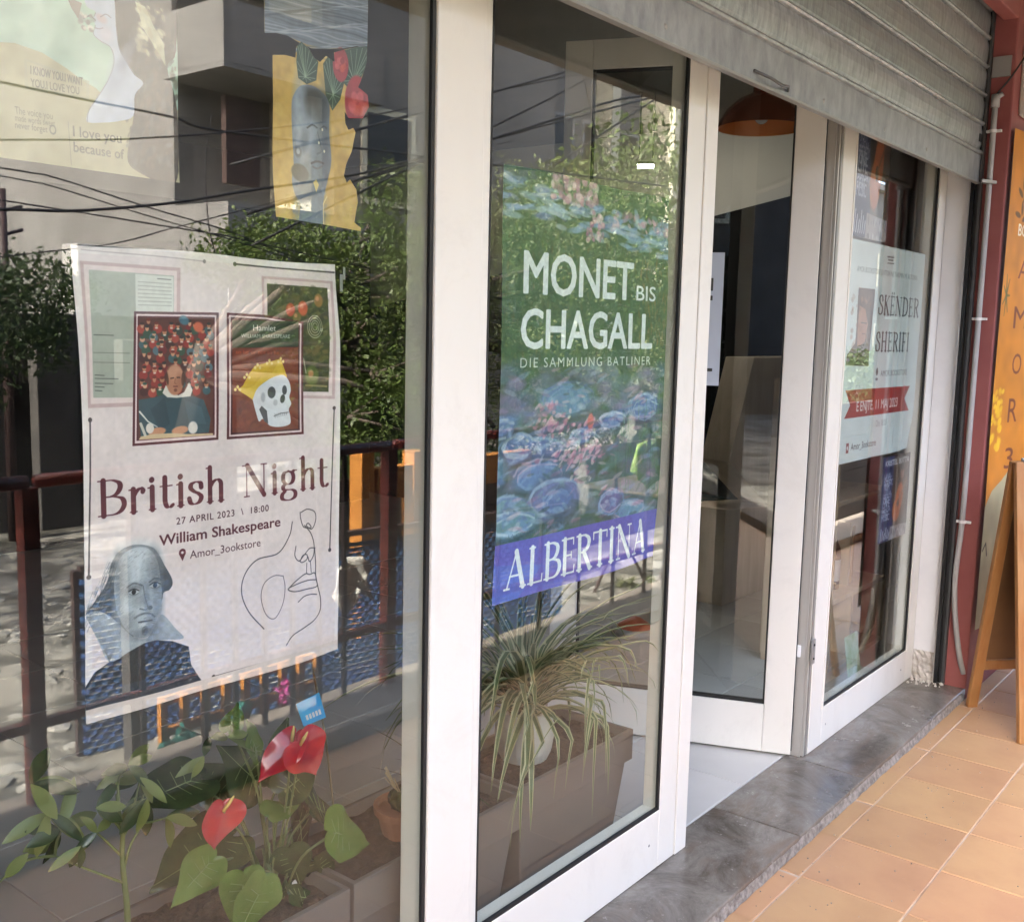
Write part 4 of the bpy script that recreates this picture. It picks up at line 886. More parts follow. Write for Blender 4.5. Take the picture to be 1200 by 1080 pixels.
# ------------------------------------------------------------------ shopfront joinery
FT = 2.62
def frame_side(x0, x1, gl, gr_, z0, name, parent, mat_=M_FRAME):
    bx(name, x0, x1, 0, .055, z0, FT, mat_, parent, bevel=.0025)
def glazing(parent, x0, x1, z0, z1, y=.010):
    """glass with its black gasket, x0..x1 is the clear opening"""
    bm = bmesh.new(); box(bm, x0 - .008, x1 + .008, y, y + .002, z0 - .008, z1 + .008)
    gl = link('glass_pane', bm, M_GLASS, parent)
    bm = bmesh.new(); t = .009
    for a in ((x0 - .001, x0 + t * .35, z0, z1), (x1 - t, x1 + .001, z0, z1), (x0, x1, z0 - .001, z0 + t), (x0, x1, z1 - t, z1 + .001)):
        box(bm, a[0], a[1], .002, .0095, a[2], a[3])
    link('gasket', bm, M_GASKET, parent); return gl
# left window
W1 = empty('shop_window', (.55, 0, .04), 'large fixed window at left hung with the pink poster, potted plants behind it', 'window')
W1.location = (0, 0, 0)
bx('stile', -.40, -.28, 0, .055, .04, FT, M_FRAME, W1, .0025)
bx('bottom_rail', -.28, 1.4925, 0, .055, .04, .205, M_FRAME, W1, .0025)
bx('top_rail', -.28, 1.4925, 0, .055, 2.50, FT, M_FRAME, W1, .0025)
glazing(W1, -.28, 1.4925, .205, 2.50)
MU = empty('frame_post', (0, 0, 0), 'wide white post between the left window and the door glazing', 'frame post')
bx('outer_post', 1.493, 1.632, -.004, .075, .04, FT, M_FRAME, MU, .003); bx('cover_strip', 1.6325, 1.6545, 0, .07, .04, FT, M_FRAME, MU, .002)
# closed leaf with the lily poster
D1 = empty('glazed_door', (0, 0, 0), 'closed glazed white door leaf showing the blue and green water lily poster', 'door')
bx('hinge_stile', 1.655, 1.660, .004, .055, .042, FT - .02, M_FRAME, D1)
bx('lock_stile', 2.4505, 2.541, 0, .055, .042, FT - .02, M_FRAME, D1, .0025)
bx('bottom_rail', 1.6605, 2.450, 0, .055, .042, .212, M_FRAME, D1, .0025)
bx('top_rail', 1.6605, 2.450, 0, .055, 2.48, FT - .02, M_FRAME, D1, .0025)
glazing(D1, 1.6605, 2.450, .212, 2.48)
o = bx('frame_post', 2.546, 2.610, -.002, .06, .040, FT, M_FRAME, None, .003); tag(o, 'narrow white post left of the open doorway', 'frame post')
o = bx('door_seal', 2.5412, 2.5458, .006, .05, .041, FT, M_GASKET); put(o, D1) if False else tag(o, 'thin dark gap seal beside the narrow white post', 'seal')
# hinge jamb right of the opening: grooved aluminium
J = empty('door_jamb', (0, 0, 0), 'raw aluminium door jamb with grooves right of the open doorway', 'door jamb')
bx('jamb_profile', 3.462, 3.466, .012, .06, .041, FT, M_ALUL, J); bx('jamb_groove', 3.4665, 3.4735, .030, .06, .041, FT, M_GASKET, J)
bx('jamb_profile', 3.474, 3.4825, .004, .06, .041, FT, M_ALUL, J, .001); bx('jamb_groove', 3.483, 3.4885, .022, .06, .041, FT, M_GASKET, J); bx('jamb_profile', 3.489, 3.5035, .002, .06, .041, FT, M_ALU, J, .002)
for z in (.43, .47): 
    pass
hg = bx('hinge', 3.470, 3.498, -.009, -.0005, .385, .475, M_ALU, J, .002)
for z in (.405, .455):
    bm = bmesh.new(); bmesh.ops.create_cone(bm, cap_ends=True, segments=10, radius1=.004, radius2=.004, depth=.003, matrix=Matrix.Translation((3.484, -.0105, z)) @ Matrix.Rotation(pi / 2, 4, 'X')); link('screw', bm, M_GASKET, J)
# right window
W2 = empty('shop_window', (0, 0, 0), 'narrow fixed window at right hung with the white lecture notice', 'window')
bx('stile', 3.505, 3.622, 0, .055, .041, FT, M_FRAME, W2, .0025); bx('stile', 4.555, 4.659, 0, .055, .041, FT, M_FRAME, W2, .0025)
bx('bottom_rail', 3.6225, 4.5545, 0, .055, .041, .185, M_FRAME, W2, .0025); bx('top_rail', 3.6225, 4.5545, 0, .055, 2.50, FT, M_FRAME, W2, .0025)
glazing(W2, 3.6225, 4.5545, .185, 2.50)

# open leaf, hinged right, swung into the shop
LA = radians(68); D2 = empty('glazed_door', (3.456, .045, .05), 'white glazed door leaf standing open into the shop', 'door', rz=pi - LA)
LW, LZ = .90, 2.50
def lbx(n, a, b_, z0, z1, m=M_FRAME, y0=-.022, y1=.022): return bx(n, a, b_, y0, y1, z0, z1, m, D2, .0025 if m is M_FRAME else 0)
lbx('hinge_stile', 0, .10, 0, LZ); lbx('free_stile', LW - .10, LW, 0, LZ); lbx('bottom_rail', .1005, LW - .1005, 0, .175); lbx('top_rail', .1005, LW - .1005, LZ - .10, LZ)
bm = bmesh.new(); box(bm, .095, LW - .095, -.002, .002, .17, LZ - .095); link('glass_pane', bm, M_GLASS, D2)
bm = bmesh.new()
for s in (-1, 1):
    y0, y1 = (.0025, .016) if s > 0 else (-.016, -.0025)
    for a in ((.1005, .106, .175, LZ - .1), (LW - .106, LW - .1005, .175, LZ - .1), (.1, LW - .1, .1755, .182), (.1, LW - .1, LZ - .107, LZ - .1005)): box(bm, a[0], a[1], y0, y1, a[2], a[3])
link('gasket', bm, M_GASKET, D2)
lbx('gap_shade_strip', -.0035, -.0005, .01, LZ - .01, M_GASKET, -.015, .006); lk = bx('lock_plate', -.016, -.0036, -.014, .014, .36, .40, mat('white_plastic', (.75, .75, .75), .4), D2, .002)  # shade of the gap beside the leaf is put in as a black strip

# bead strips round the glass and small fixings
def bead(parent, x0, x1, z0, z1):
    for a in ((x0 - .012, x0 - .0005, z0 - .012, z1), (x1 + .0005, x1 + .012, z0 - .012, z1), (x0, x1, z0 - .012, z0 - .0005)):
        bx('glazing_bead', a[0], a[1], -.0035, -.0002, a[2], a[3], M_FRAME, parent, .0012)
bead(W1, -.28, 1.4925, .205, 2.50) if False else None
bead(W2, 3.6225, 4.5545, .185, 2.50)
def screw(parent, x, z, y=-.0006, r=.0042):
    bm = bmesh.new(); bmesh.ops.create_cone(bm, cap_ends=True, segments=12, radius1=r, radius2=r * .8, depth=.0016, matrix=Matrix.Translation((x, y, z)) @ Matrix.Rotation(pi / 2, 4, 'X')); link('screw', bm, M_ALU, parent)
for x, z in ((1.70, .125), (2.40, .125)): screw(D1, x, z)
for z in (.62, 1.45): screw(J, 3.497, z, .0012)
for x in (3.66, 4.50): screw(W2, x, .11)
# ------------------------------------------------------------------ rolling shutter
SH = empty('rolling_shutter', (0, 0, 0), 'half raised grey galvanised rolling shutter above the door', 'shutter')
zb = 2.188
def extrude_profile(name, prof, x0, x1, m, parent, mats=None):
    bm = bmesh.new(); nseg = 14; R = []
    for i in range(nseg + 1):
        x = x0 + (x1 - x0) * i / nseg; R.append([bm.verts.new((x, y, z)) for y, z in prof])
    for A, B in zip(R, R[1:]):
        for k in range(len(prof)): bm.faces.new([A[k], B[k], B[(k + 1) % len(prof)], A[(k + 1) % len(prof)]])
    bm.faces.new(R[0]); bm.faces.new(R[-1][::-1]); bmesh.ops.recalc_face_normals(bm, faces=bm.faces)
    return link(name, bm, m, parent)
bar = [(-.128, 0), (-.1285, .003), (-.1285, .100), (-.126, .106), (-.134, .109), (-.137, .115), (-.134, .121), (-.122, .123), (-.117, .120), (-.117, .003)]
extrude_profile('bottom_bar', [(y, z + zb) for y, z in bar], .9, 4.655, M_GALV2, SH)
extrude_profile('bottom_lip', [(-.135, zb - .010), (-.135, zb - .004), (-.1165, zb - .004), (-.1165, zb - .010)], .9, 4.655, M_ALU, SH)
pitch = .112; z = zb + .128
while z < 2.96:
    pr = [(-.120, 0), (-.125, .010), (-.1275, .030), (-.129, .055), (-.1275, .075), (-.123, .092), (-.121, .0955), (-.133, .0965), (-.138, .101), (-.136, .1065), (-.124, .109), (-.116, .108), (-.116, .001)]
    extrude_profile('slat', [(y, q + z) for y, q in pr], .9, 4.652, M_GALV, SH); z += pitch
for u, v in ((780, 40), (965, 127), (1036, 163), (1085, 187)):
    p = PY(u, v, -.129)
    bm = bmesh.new(); bmesh.ops.create_uvsphere(bm, u_segments=10, v_segments=6, radius=.007); o = link('rivet', bm, M_ALU, SH, smooth_=True); o.location = (p[0], -.1285, zb + .028); o.scale = (1, .5, 1)
bm = bmesh.new(); p = PY(905, 108, -.132); tube(bm, [(p[0] - .11, -.131, zb + .022), (p[0] - .05, -.150, zb + .012), (p[0] + .02, -.152, zb + .006), (p[0] + .07, -.145, zb + .014), (p[0] + .1, -.131, zb + .010)], .004); link('pull_handle', bm, mat('worn_dark_steel', (.10, .10, .10), .4, .5), SH, smooth_=True)
bm = bmesh.new(); prism(bm, [(4.60, -.150, zb - .012), (4.69, -.155, zb - .012), (4.70, -.185, zb - .012), (4.66, -.195, zb - .012), (4.58, -.160, zb - .012)], (0, 0, .012)); link('latch_bolt', bm, M_ALU, SH)
bm = bmesh.new(); box(bm, 4.60, 4.63, -.1315, -.1285, zb + .155, zb + .185); link('key_slot', bm, M_GASKET, SH)
GU0 = None
GU = empty('shutter_guide', (0, 0, 0), 'dark vertical shutter guide channel beside the white plaster reveal', 'shutter guide')
bx('channel', 4.640, 4.6635, -.1145, -.0995, .041, 2.90, M_BLACK, GU); bx('channel', 4.655, 4.6635, -.131, -.1150, .041, 2.90, M_GASKET, GU); bx('channel', 4.640, 4.6635, -.1420, -.1315, .041, 2.90, mat('dark_steel', (.05, .05, .05), .5), GU)
bx('channel_flange', 4.632, 4.6635, -.0990, -.0965, .041, 2.90, M_ALUL, GU)
bx('hinge_block', 4.655, 4.6645, -.215, -.145, 2.60, 2.68, M_ALU, SH)

# conduit on the reveal
PI_ = empty('conduit_pipe', (0, 0, 0), 'thin grey conduit running down beside the shutter guide, curving at its foot', 'pipe')
bm = bmesh.new(); px_ = 4.650
pts = [(px_, -.168, 2.50), (px_, -.169, 2.0), (px_, -.168, 1.4), (px_, -.166, .8), (px_ - .005, -.160, .62), (px_ - .010, -.158, .50), (px_ - .008, -.166, .38), (px_, -.182, .26), (px_ + .008, -.20, .16), (px_ + .02, -.215, .10)]
tube(bm, [tuple(p) for p in smooth(pts, 5)], .0115, 10); link('pipe', bm, M_PIPE, PI_, smooth_=True)
for z in (2.38, 1.62, .76):
    bm = bmesh.new(); tube(bm, [(px_, -.168, z), (px_, -.168, z + .012)], .0155, 12); box(bm, px_ - .004, px_ + .012, -.200, -.140, z + .001, z + .011); link('clip', bm, mat('white_clip', (.7, .68, .66), .5), PI_)
bm = bmesh.new(); tube(bm, [(px_, -.168, 2.48), (px_, -.168, 2.53)], .017, 12); tube(bm, [(px_, -.168, 2.515), (px_ - .002, -.195, 2.53)], .010, 8); link('elbow', bm, M_PIPE, PI_, smooth_=True)
bm = bmesh.new(); tube(bm, [tuple(p) for p in smooth([(px_, -.170, 2.53), (4.66, -.235, 2.62), (4.72, -.30, 2.78), (4.76, -.33, 2.92), (4.77, -.34, 3.05)], 6)], .0035, 6)
tag(link('hanging_wire', bm, M_WIRE), 'loose dark wire running from the conduit top up past the red beam', 'wire')
# ------------------------------------------------------------------ orange banner, meter box
th = radians(-7); P0 = np.array([4.672, -.238]); Dr = np.array([cos(th), sin(th)])
class PanelBoard(Board):
    def m(s, p):
        r = ray(*p); nn = np.array([-Dr[1], Dr[0]]); t = ((P0 - CAM[:2]) @ nn) / (r[:2] @ nn); q = CAM + r * t
        return (float((q[:2] - P0) @ Dr) / .62 * s.W, (s.z1 - q[2]) / (s.z1 - s.z0) * s.H)
b = PanelBoard(0, .62, 2.395, .30, 0, 330, (196, 120, 22)); W, H = b.W, b.H
b.dabs((0, 0, W, H), 160, [(202, 126, 26), (190, 114, 20), (198, 122, 32)], (20, 50), 1.2, .2, 5)
br = (112, 44, 18)
def let(ch, c, hpx, wd):
    x, y = b.m(c); k = b.m((c[0], c[1] + hpx / 2))[1] - b.m((c[0], c[1] - hpx / 2))[1]
    b.text(ch, (x - wd / 2, y + k / 2), (x + wd / 2, y + k / 2), k, br, .0, raw=True)
let('A', (1197, 316), 22, 62); let('M', (1193, 372), 26, 76); let('O', (1189, 426), 24, 56); let('R', (1184.5, 480), 28, 56); let('3', (1180, 536), 24, 50)
b.text('BOOKSTORE', b.m((1190.5, 276)), (b.m((1190.5, 276))[0] + 230, b.m((1190.5, 276))[1]), 26, (236, 226, 206), .02, raw=True)
x, y = b.m((1196, 240)); 
for dx, dy in ((0, -60), (-20, -30), (18, -20), (0, 10), (-28, 30), (24, 36)): b.ell((x + dx * .8, y + dy * .8), 6, 16, (74, 46, 26), .8, dx * .05, .4, True)
x, y = b.m((1177, 346))
for i in range(7): b.line([(x, y), (x + 20 * cos(i * .9), y + 46 * sin(i * .9))], 8, (90, 84, 40), .8, raw=True, w2=3)
x, y = b.m((1165, 486)); b.dabs((x - 26, y - 70, x + 30, y + 80), 40, [(236, 190, 40), (226, 176, 30)], (4, 10), 1.4, .8, 3)
x, y = b.m((1160, 660)); q = [b.m((1146, 640)), b.m((1149, 600)), b.m((1160, 575)), b.m((1172, 562)), (W * .45, b.m((1180, 545))[1]), (W * .9, b.m((1180, 548))[1]), (W, b.m((1180, 560))[1]), (W, H), (0, H)]
b.poly(q, (168, 160, 128), raw=True); b.line([b.m((1149, 645)), b.m((1153, 636)), b.m((1154, 650))], 5, (60, 50, 40), raw=True)
b.mottle(.04, 30, 2)
m_or = print_mat('orange_banner_print', b, .5)
o = sheet('orange_banner', 0, .62, 2.395, .30, 0, m_or, 10, 24, .004, 3); o.location = (P0[0], P0[1] - .01, 0); o.rotation_euler[2] = th
tag(o, 'tall orange banner with brown letters on the red column', 'banner')
MB_ = empty('meter_box', (4.93, -.30, 2.46), 'small pale wall box above the orange banner', 'wall box')
bx('casing', -.17, .3, 0, .07, 0, .42, mat('pale_box_plastic', (.58, .56, .5), .5), MB_, .008); bx('screw', -.13, -.115, -.003, .0, .05, .065, M_GASKET, MB_)

# ------------------------------------------------------------------ A-board
M_DPANEL = mat('dark_stained_panel', (.15, .075, .028), .5, 0, (.12, .055, .02), 4)
AB = empty('pavement_board', (4.395, -.402, 0), 'folding wooden A-shaped pavement board with dark writing panel', 'pavement board')
fv = Vector((4.281 - 4.576, -.537 + .268, 0)); wv = Vector((.74, -.67, 0)).normalized(); half = fv / 2; apex = Vector((0, 0, 1.07)); BW = .56
def strut(name, a, b_, w, t, m, side):
    """flat timber from a to b_, w wide along the board, t thick across"""
    a = Vector(a); b_ = Vector(b_); nn = (b_ - a).normalized().cross(side).normalized(); bm = bmesh.new()
    R = [[bm.verts.new(p + side * s * w / 2 + nn * q * t / 2) for s, q in ((-1, -1), (1, -1), (1, 1), (-1, 1))] for p in (a, b_)]
    for k in range(4): bm.faces.new([R[0][k], R[0][(k + 1) % 4], R[1][(k + 1) % 4], R[1][k]])
    bm.faces.new(R[0][::-1]); bm.faces.new(R[1]); bmesh.ops.recalc_face_normals(bm, faces=bm.faces)
    return link(name, bm, m, AB, bevel=.003)
M_CHALK = mat('blackboard_paint', (.018, .018, .018), .6, 0, (.03, .03, .03), 9)
for sgn, nm in ((1, 'front'), (-1, 'back')):
    foot = half * sgn; top = apex + half.normalized() * sgn * .014
    for off in (.024, BW): strut('leg', foot + wv * off, top + wv * off, .045, .022, M_WOOD, wv)
    def lerp(t): return foot.lerp(top, t)
    for t in ((.965, .045) if sgn > 0 else (.965, .0)): 
        if t: strut('cross_rail', lerp(t) + wv * .047, lerp(t) + wv * (BW - .023), .0, .0, M_WOOD, wv) if False else None
    for t0, t1 in (((.92, 1.0), (.16, .22)) if sgn > 0 else ((.92, 1.0), (.16, .20))):
        c0 = lerp(t0) + wv * (BW / 2 + .012); c1 = lerp(t1) + wv * (BW / 2 + .012); strut('cross_rail', c0, c1, BW - .07, .018, M_WOOD, wv)
    c0 = lerp(.222 if sgn > 0 else .202) + wv * (BW / 2 + .012); c1 = lerp(.918) + wv * (BW / 2 + .012); strut('panel', c0, c1, BW - .072, .006, M_CHALK if sgn > 0 else M_DPANEL, wv)
for off in (.06, .5):
    bm = bmesh.new(); tube(bm, [apex + wv * (off - .02) + Vector((0, 0, .008)), apex + wv * (off + .02) + Vector((0, 0, .008))], .007, 8); link('hinge', bm, M_ALU, AB)

# ------------------------------------------------------------------ posters behind the glass
b = art_british(); P1 = sheet('event_poster', b.x0, b.x1, b.z1, b.z0, .0185, print_mat('event_poster_print', b, .4, .15), 24, 32, .0022, 2, edge=.002, curl=(.012, .012, .006, .01))
tag(P1, 'pale pink poster headed British Night with skull, crown and portrait pictures', 'poster')
b = art_lilies(); P2 = sheet('art_poster', b.x0, b.x1, b.z1, b.z0, .0185, print_mat('lily_poster_print', b, .35), 20, 26, .0025, 5, edge=.0025, curl=(0, .004, .015, .01))
tag(P2, 'blue green poster of painted water lilies with purple lower band', 'poster')
b = art_speaker(); P3 = sheet('lecture_notice', b.x0, b.x1, b.z1, b.z0, .0185, print_mat('lecture_notice_print', b, .4, .1), 16, 16, .003, 8, curl=(0, 0, .02, 0))
tag(P3, 'pale blue notice with red ribbon naming a speaker and date', 'poster')
G = 'blue music posters'
b = art_guitar(3.668, 4.02, 2.228, 1.897, 1); o = sheet('music_poster', b.x0, b.x1, 2.46, 1.897, .0205, print_mat('music_poster_print', b, .4), 8, 10, .002, 9)
tag(o, 'dark music poster with orange guitar above the white notice', 'poster', G)
b = art_guitar(4.165, 4.50, 1.062, .71, 2); o = sheet('music_poster', b.x0, b.x1, b.z1, b.z0, .0205, print_mat('music_poster_print_low', b, .4), 8, 10, .003, 12)
tag(o, 'small blue music poster hanging below the white notice', 'poster', G)
b = art_letter(); o = sheet('profile_poster', b.x0, b.x1, b.z1, b.z0, .0185, print_mat('profile_poster_print', b, .4, .1), 10, 10, .002, 14)
tag(o, 'pale green poster of a woman in profile over love letter pages', 'poster')
b = art_bust(); mb = print_mat('cut_out_print', b, .45)
def cutout(name, outline, label):
    k = lambda x, y: (240 + x / 3.6, y / 3.6)
    bm = bmesh.new(); uv = bm.loops.layers.uv.new('UVMap'); vs = []
    for p in outline:
        q = PY(*k(*p), .0185); vs.append(bm.verts.new((q[0], .019 + .0015 * sin(q[2] * 30), q[2])))
    for t in tessellate_polygon([[Vector((v.co.x, v.co.z, 0)) for v in vs]]):
        f = bm.faces.new([vs[i] for i in t])
        for l in f.loops: l[uv].uv = ((l.vert.co.x - b.x0) / (b.x1 - b.x0), (l.vert.co.z - b.z0) / (b.z1 - b.z0))
    return tag(link(name, bm, mb), label, 'paper cut-out')
cutout('sea_cutout', [(252, -150), (690, -90), (690, 30), (684, 205), (640, 196), (590, 204), (520, 208), (450, 205), (400, 182), (350, 152), (300, 140), (252, 140)], 'grey wave drawing cut from paper, above the gold figure')
cutout('figure_cutout', [(288, 232), (340, 232), (384, 244), (386, 200), (405, 178), (440, 205), (462, 245), (488, 262), (512, 236), (548, 262), (545, 222), (580, 212), (640, 200), (684, 196), (684, 262), (660, 345), (650, 368), (690, 400), (696, 450), (668, 500), (610, 500), (592, 470), (594, 520), (606, 548), (628, 540), (636, 560), (618, 640), (596, 690), (586, 742), (600, 770), (612, 758), (640, 800), (648, 850), (640, 900), (634, 938), (662, 962), (660, 975), (500, 946), (402, 930), (304, 914), (290, 760), (284, 640), (290, 420)], 'gold paper cut-out of a bust with leaves and red roses')

# tapes and tags on the left window
M_PAPER = mat('crumpled_white_paper', (.72, .70, .66), .7, 0, (.6, .58, .54), 10, .5, 30)
bm = bmesh.new()
p = PY(397, 318, .018)
for dx, dz, w, h_ in ((.002, -.005, .006, .03), (.009, .008, .005, .022)): box(bm, p[0] + dx, p[0] + dx + w, .0165, .0172, p[2] + dz - h_, p[2] + dz)
tag(link('sticky_tape', bm, mat('clear_tape', (.25, .25, .24), .2)), 'scrap of clear tape at the top right corner of the pink poster', 'tape')
# ------------------------------------------------------------------ inside the shop
PT = .40
PLG = 'taupe planters behind the shop windows'
def make_planter(x0, x1, y0, y1, label):
    t = empty('planter', ((x0 + x1) / 2, (y0 + y1) / 2, .041), label, 'planter', PLG)
    w, d = (x1 - x0) / 2, (y1 - y0) / 2; bm = bmesh.new()
    def ring(z, s, tin=0): return [bm.verts.new((a * (w * s - tin), b_ * (d * (s if s > .9 else s * .98) - tin), z)) for a, b_ in ((-1, -1), (1, -1), (1, 1), (-1, 1))]
    R = [ring(0, .78), ring(.275, .93)]; 
    for A, B in zip(R, R[1:]):
        for k in range(4): bm.faces.new([A[k], A[(k + 1) % 4], B[(k + 1) % 4], B[k]])
    bm.faces.new(R[0][::-1]); link('body', bm, M_TAUPE, t, bevel=.004)
    bm = bmesh.new(); R = [ring(.27, .93), ring(.27, 1.0), ring(.36, 1.0), ring(.36, 1.0, .012), ring(.32, 1.0, .016)]
    for A, B in zip(R, R[1:]):
        for k in range(4): bm.faces.new([A[k], A[(k + 1) % 4], B[(k + 1) % 4], B[k]])
    link('rim', bm, M_TAUPE, t, bevel=.002)
    bm = bmesh.new(); gr = bmesh.ops.create_grid(bm, x_segments=22, y_segments=12, size=1)
    for v in bm.verts: v.co = Vector((v.co.x * (w - .014), v.co.y * (d - .014), .335 + rnd.uniform(-.006, .006)))
    link('soil', bm, M_SOIL, t); return t
make_planter(.22, .79, .10, .38, 'taupe planter with the branching green stalk, far left behind glass')
make_planter(.815, 1.376, .10, .38, 'taupe planter holding the red anthurium behind the left window')
make_planter(1.39, 1.95, .105, .385, 'taupe planter with a small cactus pot, behind the wide white post')
make_planter(1.965, 2.50, .125, .405, 'taupe planter with the striped spider plant, behind the lily poster door')
G_SPD = mat('spider_leaf_green', (.085, .13, .045), .45, trans=.2); G_CRM = mat('spider_leaf_cream', (.42, .42, .24), .45, trans=.2)
def ribbon_leaf(bm, p, az, L, up, droop, w, g, mi=(0, 1)):
    """arching striped blade"""
    n = 9; pts = []; pos = Vector(p); el = up; d = Vector((cos(az), sin(az), 0)); side = Vector((-sin(az), cos(az), 0)); tw = g.uniform(-.3, .3)
    for i in range(n + 1):
        t = i / n; ww = w * (1 - t ** 2.2) * (.6 + .4 * min(t * 5, 1)) + .0005; s = side * cos(tw * t) + Vector((0, 0, 1)) * sin(tw * t)
        pts.append([bm.verts.new(pos + s * ww * k + Vector((0, 0, -abs(k) * ww * .0 + (.25 * ww if abs(k) == 1 else 0)))) for k in (-1, -.55, .55, 1)])
        dirv = d * cos(el) + Vector((0, 0, 1)) * sin(el); pos = pos + dirv * L / n; el -= droop / n
        d = (d + side * g.uniform(-.05, .05)).normalized()
    for A, B in zip(pts, pts[1:]):
        for k in range(3): bm.faces.new([A[k], A[k + 1], B[k + 1], B[k]]).material_index = mi[1] if k != 1 else mi[0]
# spider plant in a ribbed white pot
pc = PZ(650, 872, PT); pc[1] = max(pc[1], .255)
SP = empty('spider_plant', (2.17, .27, .378), 'striped spider plant with long arching leaves in a white ribbed pot', 'house plant')
bm = bmesh.new(); n = 48
prof = [(.045, 0), (.062, .004), (.074, .03), (.080, .07), (.078, .105), (.070, .132), (.066, .138), (.061, .136), (.060, .115), (.0, .112)]
rings = []
for r, z in prof: rings.append([bm.verts.new(((r + (.0016 if k % 2 and .003 < z < .131 and r > .061 else 0)) * cos(2 * pi * k / n), (r + (.0016 if k % 2 and .003 < z < .131 and r > .061 else 0)) * sin(2 * pi * k / n), z)) for k in range(n)])
for A, B in zip(rings, rings[1:]):
    for k in range(n): bm.faces.new([A[k], A[(k + 1) % n], B[(k + 1) % n], B[k]])
link('pot', bm, mat('glazed_white_ceramic', (.60, .60, .54), .3), SP)
g = random.Random(12); bm = bmesh.new()
for i in range(165):
    az = g.uniform(0, 2 * pi); up = g.uniform(.55, 1.56); ribbon_leaf(bm, (g.uniform(-.03, .03), g.uniform(-.03, .03), .12), az, g.uniform(.32, .60) * (1.1 if cos(az - 3.4) > 0 or up > 1.0 else .85), up, g.uniform(1.1, 2.8), g.uniform(.0075, .0135), g)
link('leaves', bm, None, SP, mats=[G_SPD, G_CRM])
bm = bmesh.new()
for v_ in list(bm.verts): pass
# flatten leaves that would pierce the pane
for o_ in SP.children:
    if o_.name.startswith('leaves'):
        for v in o_.data.vertices:
            lim = .030 - .27
            if v.co.y < lim: v.co.y = lim + (v.co.y - lim) * .04

VEIN = bmesh.new()
def heart_leaf(bm, c, tip, nrm, L, mi=0, fold=.25, spath=False):
    """heart-shaped blade: c = stalk joint, tip direction, face normal"""
    t = Vector(tip).normalized(); n_ = Vector(nrm); n_ = (n_ - t * n_.dot(t)).normalized(); s = t.cross(n_); c = Vector([float(a) for a in c])
    prof = [(-.22, .0), (-.30, .16), (-.24, .34), (-.05, .46), (.15, .47), (.38, .40), (.62, .26), (.84, .11), (1.0, .0)]
    mid = [-.0, -.0, .02, .1, .22, .4, .62, .84, 1.0]; M_ = []; E = {1: [], -1: []}; I_ = {1: [], -1: []}
    for i, (a, w) in enumerate(prof):
        z0 = .10 * sin(max(a, 0) * pi * .5) * -1
        M_.append(bm.verts.new(c + t * (mid[i] * L) + n_ * (z0 * L * .8)))
        for k in (1, -1):
            I_[k].append(bm.verts.new(c + t * ((a * .5 + mid[i] * .5) * L) + s * (k * w * .5 * L) + n_ * ((z0 * .8 + fold * w * .35) * L)))
            E[k].append(bm.verts.new(c + t * (a * L) + s * (k * w * L) + n_ * ((z0 + fold * w * .5 + .055 * sin(i * 2.3 + k)) * L)))
    for i in range(len(prof) - 1):
        for k in (1, -1):
            for A, B in ((M_, I_[k]), (I_[k], E[k])):
                q = [A[i], B[i], B[i + 1], A[i + 1]]
                try: f = bm.faces.new(q if k > 0 else q[::-1]); f.material_index = mi; f.smooth = True
                except ValueError: pass
    up_ = n_ * (.012 * L) * (1 if n_.y < 0 else -1)
    if not spath:
        tube(VEIN, [tuple(v.co + up_) for v in M_[2:]], .0008 + .004 * L, 4, .0004)
        for k in (1, -1):
            for i in (2, 3, 4, 5): 
                if E[k][i].is_valid: tube(VEIN, [tuple(M_[min(i, 8)].co + up_), tuple(I_[k][i].co * .9 + E[k][i].co * .1 + up_)], .0006, 3)
    bmesh.ops.remove_doubles(bm, verts=[v for v in bm.verts if v.is_valid], dist=1e-5)
MA = [mat('anthurium_bright_green', (.10, .17, .03), .2, 0, (.14, .20, .045), 40, trans=.15), mat('anthurium_dark_green', (.022, .044, .015), .22, 0, (.045, .070, .022), 40, trans=.1)]
M_SPATH = mat('glossy_red_spathe', (.50, .018, .025), .14, 0, (.33, .02, .04), 22, trans=.1); M_SPADIX = mat('yellow_spadix', (.62, .42, .12), .5); M_STEM = mat('pale_green_stem', (.13, .155, .05), .5)
AN = empty('anthurium', (float(PY(318, 1010, .24)[0]), .24, .375), 'red flowering anthurium with heart-shaped green leaves behind the pink poster foot', 'house plant'); ANL = Vector(AN.location)
def loc(p): return Vector([float(c) for c in p]) - ANL
lv = bmesh.new(); stm = bmesh.new()
